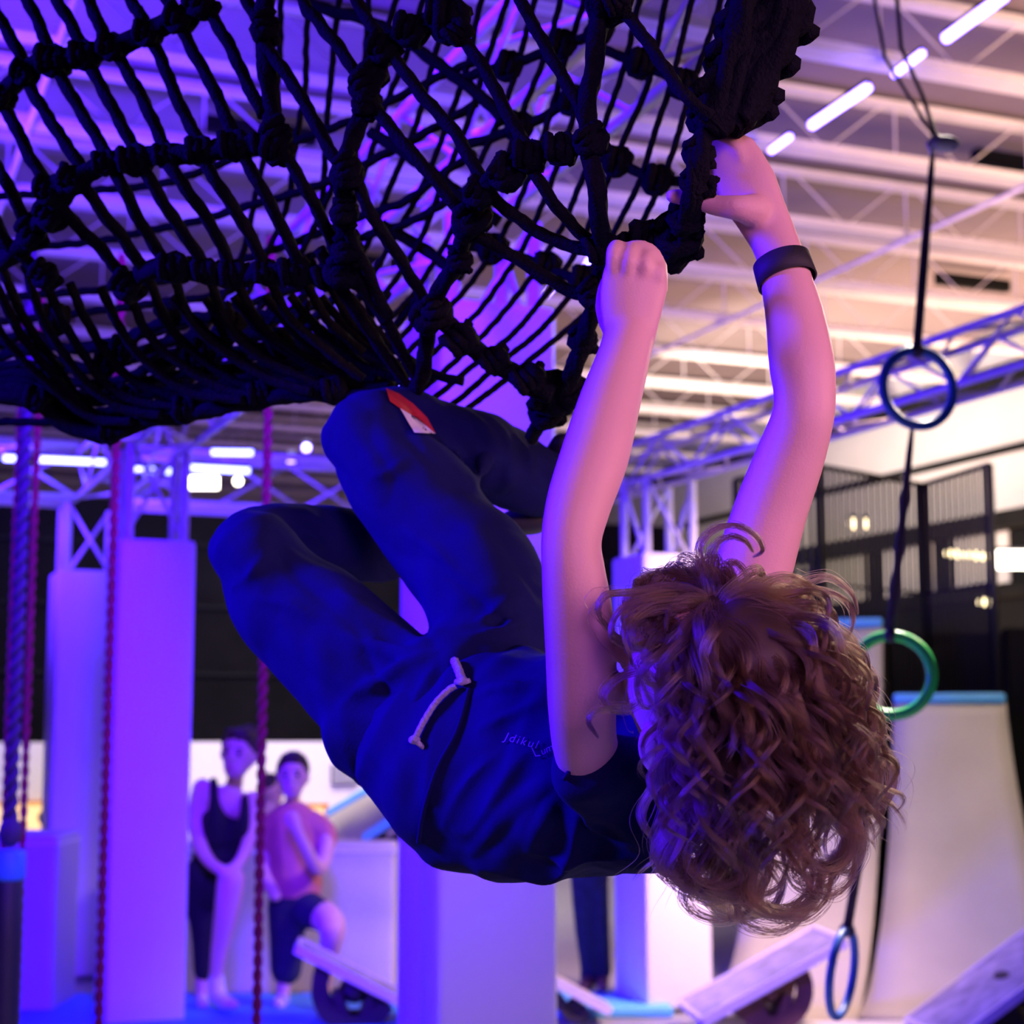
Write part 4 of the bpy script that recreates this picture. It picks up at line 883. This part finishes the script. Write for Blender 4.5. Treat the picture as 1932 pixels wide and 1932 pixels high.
for cur in ([(1330,1080,1.46),(1318,1030,1.45),(1345,995,1.45),(1388,988,1.45),(1425,1008,1.45),(1438,1035,1.46),(1420,1048,1.47)], [(1350,1085,1.46),(1352,1040,1.45),(1380,1015,1.45),(1412,1022,1.45),(1428,1045,1.46)],
            [(1215,1270,1.46),(1165,1285,1.45),(1135,1318,1.45),(1150,1345,1.45),(1185,1350,1.46)], [(1200,1330,1.46),(1150,1330,1.45),(1122,1352,1.45),(1140,1385,1.46)],
            [(1330,1560,1.46),(1290,1620,1.46),(1305,1668,1.46),(1350,1690,1.46),(1395,1672,1.46),(1405,1635,1.47)], [(1380,1580,1.46),(1330,1660,1.46),(1345,1700,1.46),(1400,1718,1.46),(1450,1700,1.46),(1470,1650,1.46)],
            [(1430,1580,1.45),(1400,1680,1.45),(1430,1722,1.45),(1490,1730,1.45),(1535,1695,1.46),(1545,1640,1.46)], [(1500,1560,1.45),(1510,1640,1.45),(1550,1665,1.45),(1590,1640,1.46),(1600,1590,1.46)],
            [(1560,1270,1.47),(1620,1255,1.47),(1658,1290,1.47),(1655,1335,1.47),(1622,1350,1.47)], [(1580,1350,1.47),(1640,1350,1.47),(1660,1400,1.47),(1640,1450,1.47),(1610,1455,1.48)], [(1570,1420,1.47),(1630,1440,1.47),(1642,1500,1.47),(1612,1545,1.47),(1580,1535,1.48)],
            [(1540,1500,1.47),(1592,1530,1.47),(1612,1580,1.47),(1590,1625,1.47),(1560,1620,1.48)], [(1500,1090,1.47),(1550,1080,1.47),(1592,1110,1.47),(1605,1150,1.48)], [(1290,1540,1.46),(1262,1590,1.46),(1275,1632,1.46),(1315,1640,1.46),(1335,1610,1.47)]):
    for rep in range(1 if cur[0][1] < 1400 else 7 if cur[0][1] > 1480 else 4):
        jw = 9 if cur[0][1] < 1400 else 17; jx, jy, jd = hr.gauss(0, jw), hr.gauss(0, jw) - 6, hr.gauss(0, 0.012)
        g = [P(x + jx * (i > 0), y + jy * (i > 0), Y + jd) for i, (x, y, Y) in enumerate(crom([tuple(map(float, c)) for c in cur], 12))]
        idx = [i * (len(g) - 1) / (NP - 1) for i in range(NP)]; g = [g[int(i)].lerp(g[min(int(i) + 1, len(g) - 1)], i - int(i)) for i in idx]
        for s_ in range(40):
            u_ = V((hr.gauss(0, 1), hr.gauss(0, 1), hr.gauss(0, 1))) * (0.0018 if cur[0][1] < 1400 else 0.0030)
            strands.append([p + u_ * (1.5 - 1.2 * k / NP) for k, p in enumerate(g)])
hc = bpy.data.hair_curves.new('hair'); hc.add_curves([NP] * len(strands))
flat = [c for row in strands for p in row for c in (p - BO)]
hc.attributes['position'].data.foreach_set('vector', flat)
ra = hc.attributes.get('radius') or hc.attributes.new('radius', 'FLOAT', 'POINT')
ra.data.foreach_set('value', [0.00017 * (1.0 if k < NP - 5 else (NP - k) / 5.5) for _ in strands for k in range(NP)])
hc.materials.append(hm); ho = bpy.data.objects.new('hair', hc); COL.objects.link(ho); ho.parent = boy; ho['label'] = 'tousled curly brown hair'

# ================================================================ PEOPLE IN THE BACKGROUND
def person(label, loc, parts, head, hair_m, hairfn=None, vox=0.012):
    t = thing('person', label, 'person', loc, 0); o0 = V(loc)
    for name, m, limbs, lab in parts:
        bm = bmesh.new()
        for l in limbs: limb(bm, l, 5, 12)
        if name == 'body' and head:
            hx, hy, Y, hw, hh, yaw, tl = head; C0 = P(hx, hy, Y); sc = Y / F; R = Matrix.Rotation(yaw, 3, 'Z') @ Matrix.Rotation(tl, 3, 'Y')
            f = lambda x, y, z: C0 + R @ V((x * hw * sc, y * hw * sc, z * hh * sc))
            ell(bm, f(0, 0.1, 0.12), (hw * sc, hw * sc * 1.12, hh * sc * 0.86), R, 18); ell(bm, f(0, -0.2, -0.45), (hw * sc * 0.68, hw * sc * 0.8, hh * sc * 0.52), R, 14)
            sweep(bm, [f(0, -1.0, 0.1), f(0, -1.22, -0.22)], [hw * sc * 0.12, hw * sc * 0.2], side=8)
            for s in (-1, 1): ell(bm, f(s * 1.0, 0.1, -0.05), (hw * sc * 0.12, hw * sc * 0.25, hh * sc * 0.2), R, 8)
        me = melt(bm, vox if name == 'body' else vox * 1.2, 3, 0.5); me.transform(Matrix.Translation(-o0)); p = link(name, me, m, None, True); p.parent = t
        if lab: p['label'] = lab
    if head:
        for s in (-1, 1):
            bm = bmesh.new(); ell(bm, f(s * 0.38, -0.98, 0.08) - o0, hw * sc * 0.13, seg=8); obj('eye', bm, M['iris'], t)
            bm = bmesh.new(); ell(bm, f(s * 0.38, -1.02, 0.28) - o0, (hw * sc * 0.25, hw * sc * 0.05, hw * sc * 0.05), seg=8); obj('eyebrow', bm, M['bhair'], t)
        bm = bmesh.new(); ell(bm, f(0, -0.98, -0.5) - o0, (hw * sc * 0.3, hw * sc * 0.08, hw * sc * 0.08), seg=8); obj('mouth', bm, M['lip'], t)
        bm = bmesh.new(); ell(bm, f(0, 0.28, 0.34), (hw * sc * 1.1, hw * sc * 1.15, hh * sc * 0.78), R, 18); ell(bm, f(0, -0.45, 0.86), (hw * sc * 0.8, hw * sc * 0.5, hh * sc * 0.22), R, 12)
        if hairfn: hairfn(bm, f, sc, hw, hh, R)
        me = melt(bm, vox, 1, 0.5, lambda p: 0.006 * noise.noise(p * 60)); me.transform(Matrix.Translation(-o0)); p = link('hair', me, M['bhair'], None, True); p.parent = t
    return t
Y1 = 9.25
person('person in black tank top leaning forward with both hands on one knee', V((P(400, 1890, Y1).x, Y1, 0.06)), [
 ('body', M['skin'], [[(446,1450,Y1,16),(440,1490,Y1,17),(428,1510,Y1,30)], [(398,1500,Y1,22),(425,1515,Y1-.03,34,0.6),(462,1520,Y1,22)], [(425,1520,Y1,38,0.6),(420,1640,Y1+.05,30,0.7)],
   [(382,1488,Y1,20),(372,1540,Y1-.02,17),(376,1590,Y1-.1,15),(395,1625,Y1-.2,12),(415,1640,Y1-.25,11),(440,1650,Y1-.25,12)], [(476,1510,Y1,18),(476,1555,Y1-.04,16),(465,1600,Y1-.12,13),(448,1632,Y1-.22,11),(425,1648,Y1-.27,12)],
   [(436,1662,Y1-.22,27),(428,1720,Y1-.2,24),(415,1790,Y1-.16,17),(406,1850,Y1-.12,12)], [(382,1700,Y1+.05,34),(388,1780,Y1+.05,24),(384,1840,Y1+.05,17),(380,1888,Y1+.05,12)]], None),
 ('tank_top', M['tank'], [[(400,1560,Y1,36,0.75),(412,1600,Y1,42,0.75),(398,1650,Y1,44,0.75)], [(403,1474,Y1-.07,9,1.0),(405,1520,Y1-.12,12,1.2),(412,1575,Y1-.04,34,0.9)], [(462,1506,Y1-.07,9,1.0),(460,1550,Y1-.12,12,1.2),(440,1600,Y1,24,0.9)], [(412,1548,Y1-.03,30,0.7),(438,1570,Y1-.03,26,0.7)]], None),
 ('shorts', M['tank'], [[(385,1655,Y1,42,0.8),(378,1700,Y1+.03,38,0.8)], [(385,1690,Y1+.03,36,0.85),(388,1760,Y1+.04,28,0.9),(385,1832,Y1+.04,20,0.9)], [(385,1690,Y1,32,.8),(425,1672,Y1-.12,26,.8)]], 'black shorts'),
 ('sock', M['sock'], [[(408,1842,Y1-.12,15),(412,1880,Y1-.13,17),(428,1892,Y1-.22,14),(444,1896,Y1-.28,9)]], 'white sock'), ('sock', M['sock'], [[(380,1884,Y1+.05,13),(384,1895,Y1-.05,12)]], None)],
 (450, 1424, Y1 - .1, 34, 47, -0.2, 0.12), M['bhair'], lambda bm, f, sc, hw, hh, R: ell(bm, f(0.2, 0.9, 0.9), (hw * sc * 0.5,) * 3, R, 10))
Y2 = 9.35
person('boy in salmon T-shirt with one hand at his chin and one knee raised', V((P(560, 1890, Y2).x, Y2, 0.06)), [
 ('body', M['skin'], [[(552,1490,Y2,14),(552,1520,Y2,15),(552,1540,Y2,24)], [(555,1560,Y2,46,0.6),(560,1680,Y2,40,0.6)],
   [(612,1560,Y2,18),(616,1600,Y2-.05,15),(602,1640,Y2-.14,14),(580,1605,Y2-.24,12),(562,1568,Y2-.28,11),(552,1545,Y2-.28,15)], [(512,1560,Y2,18),(498,1600,Y2,15),(500,1650,Y2-.04,13),(520,1690,Y2-.1,12)],
   [(590,1715,Y2-.05,30),(625,1745,Y2-.25,27),(622,1800,Y2-.22,19),(612,1860,Y2-.2,13),(612,1890,Y2-.25,14)], [(538,1720,Y2,32),(542,1800,Y2,22),(536,1850,Y2,15),(532,1892,Y2,12)]], None),
 ('t_shirt', M['salmon'], [[(552,1560,Y2,50,0.68),(556,1620,Y2,48,0.68),(558,1672,Y2,50,0.7)], [(590,1552,Y2,24,.9),(612,1568,Y2,22,.9),(616,1590,Y2-.02,20,.9)], [(520,1552,Y2,24,.9),(504,1570,Y2,20,.9),(498,1592,Y2,19,.9)]], None),
 ('shorts', M['shorts'], [[(552,1700,Y2,44,0.75),(570,1712,Y2,42,0.75)], [(540,1710,Y2,36,.85),(541,1770,Y2,33,.85),(540,1828,Y2,30,.85)], [(575,1712,Y2-.03,34,.85),(608,1728,Y2-.16,30,.9)]], 'dark navy shorts'),
 ('shoe', M['sock'], [[(532,1886,Y2,15),(528,1894,Y2-.15,13)]], None)],
 (552, 1466, Y2 - .05, 29, 44, 0.05, 0.0), M['bhair'])
Y3 = 11.4
person('person with brown ponytail mostly hidden behind the red rope', V((P(505, 1890, Y3).x, Y3, 0.0)), [
 ('body', M['skin'], [[(512,1500,Y3,10),(508,1530,Y3,22)], [(500,1590,Y3,10),(498,1650,Y3,9)], [(510,1700,Y3,18),(510,1800,Y3,12)]], None),
 ('dress', M['case'], [[(508,1545,Y3,30,.6),(505,1620,Y3,30,.6),(508,1700,Y3,26,.6)]], 'dark dress')], (514, 1492, Y3, 20, 30, 1.2, 0.0), M['bhair'], lambda bm, f, sc, hw, hh, R: ell(bm, f(0, 1.2, -0.5), (hw * sc * 0.5, hw * sc * 0.5, hh * sc * 1.0), R, 10))
Y4 = 15.3
person('distant person whose dark head shows in front of the lit yellow window', V((P(87, 1600, Y4).x, Y4, 0.0)), [
 ('body', M['skin'], [[(88,1568,Y4,8),(88,1590,Y4,16)]], None), ('t_shirt', M['shorts'], [[(88,1592,Y4,22,.6),(88,1660,Y4,20,.6)]], None), ('trousers', M['jeans'], [[(84,1660,Y4,10),(84,1735,Y4,8)], [(93,1660,Y4,10),(93,1735,Y4,8)]], None)],
 (88, 1548, Y4, 14, 18, 3.1, 0.0), M['bhair'])
Y5 = 9.9
person('person in dark jeans standing between the padded towers, seen below the climber', V((P(1112, 1868, Y5).x, Y5, 0.0)), [
 ('body', M['skin'], [[(1115,1420,Y5,12),(1115,1460,Y5,22)], [(1092,1480,Y5,12),(1084,1560,Y5,10),(1088,1630,Y5,9)]], None),
 ('t_shirt', M['shorts'], [[(1115,1480,Y5,38,.6),(1115,1610,Y5,34,.6)]], None),
 ('jeans', M['jeans'], [[(1112,1610,Y5,38,.7),(1112,1650,Y5,38,.7)], [(1100,1660,Y5,24),(1104,1750,Y5,20),(1112,1820,Y5,18),(1112,1846,Y5,18)], [(1126,1660,Y5,22),(1132,1750,Y5,18),(1138,1836,Y5,15)]], None),
 ('shoe', M['wood'], [[(1112,1852,Y5,14),(1100,1864,Y5-.2,12)]], None), ('shoe', M['wood'], [[(1138,1850,Y5,12),(1136,1862,Y5-.2,11)]], None)],
 (1116, 1396, Y5, 24, 34, 0.2, 0.0), M['bhair'])
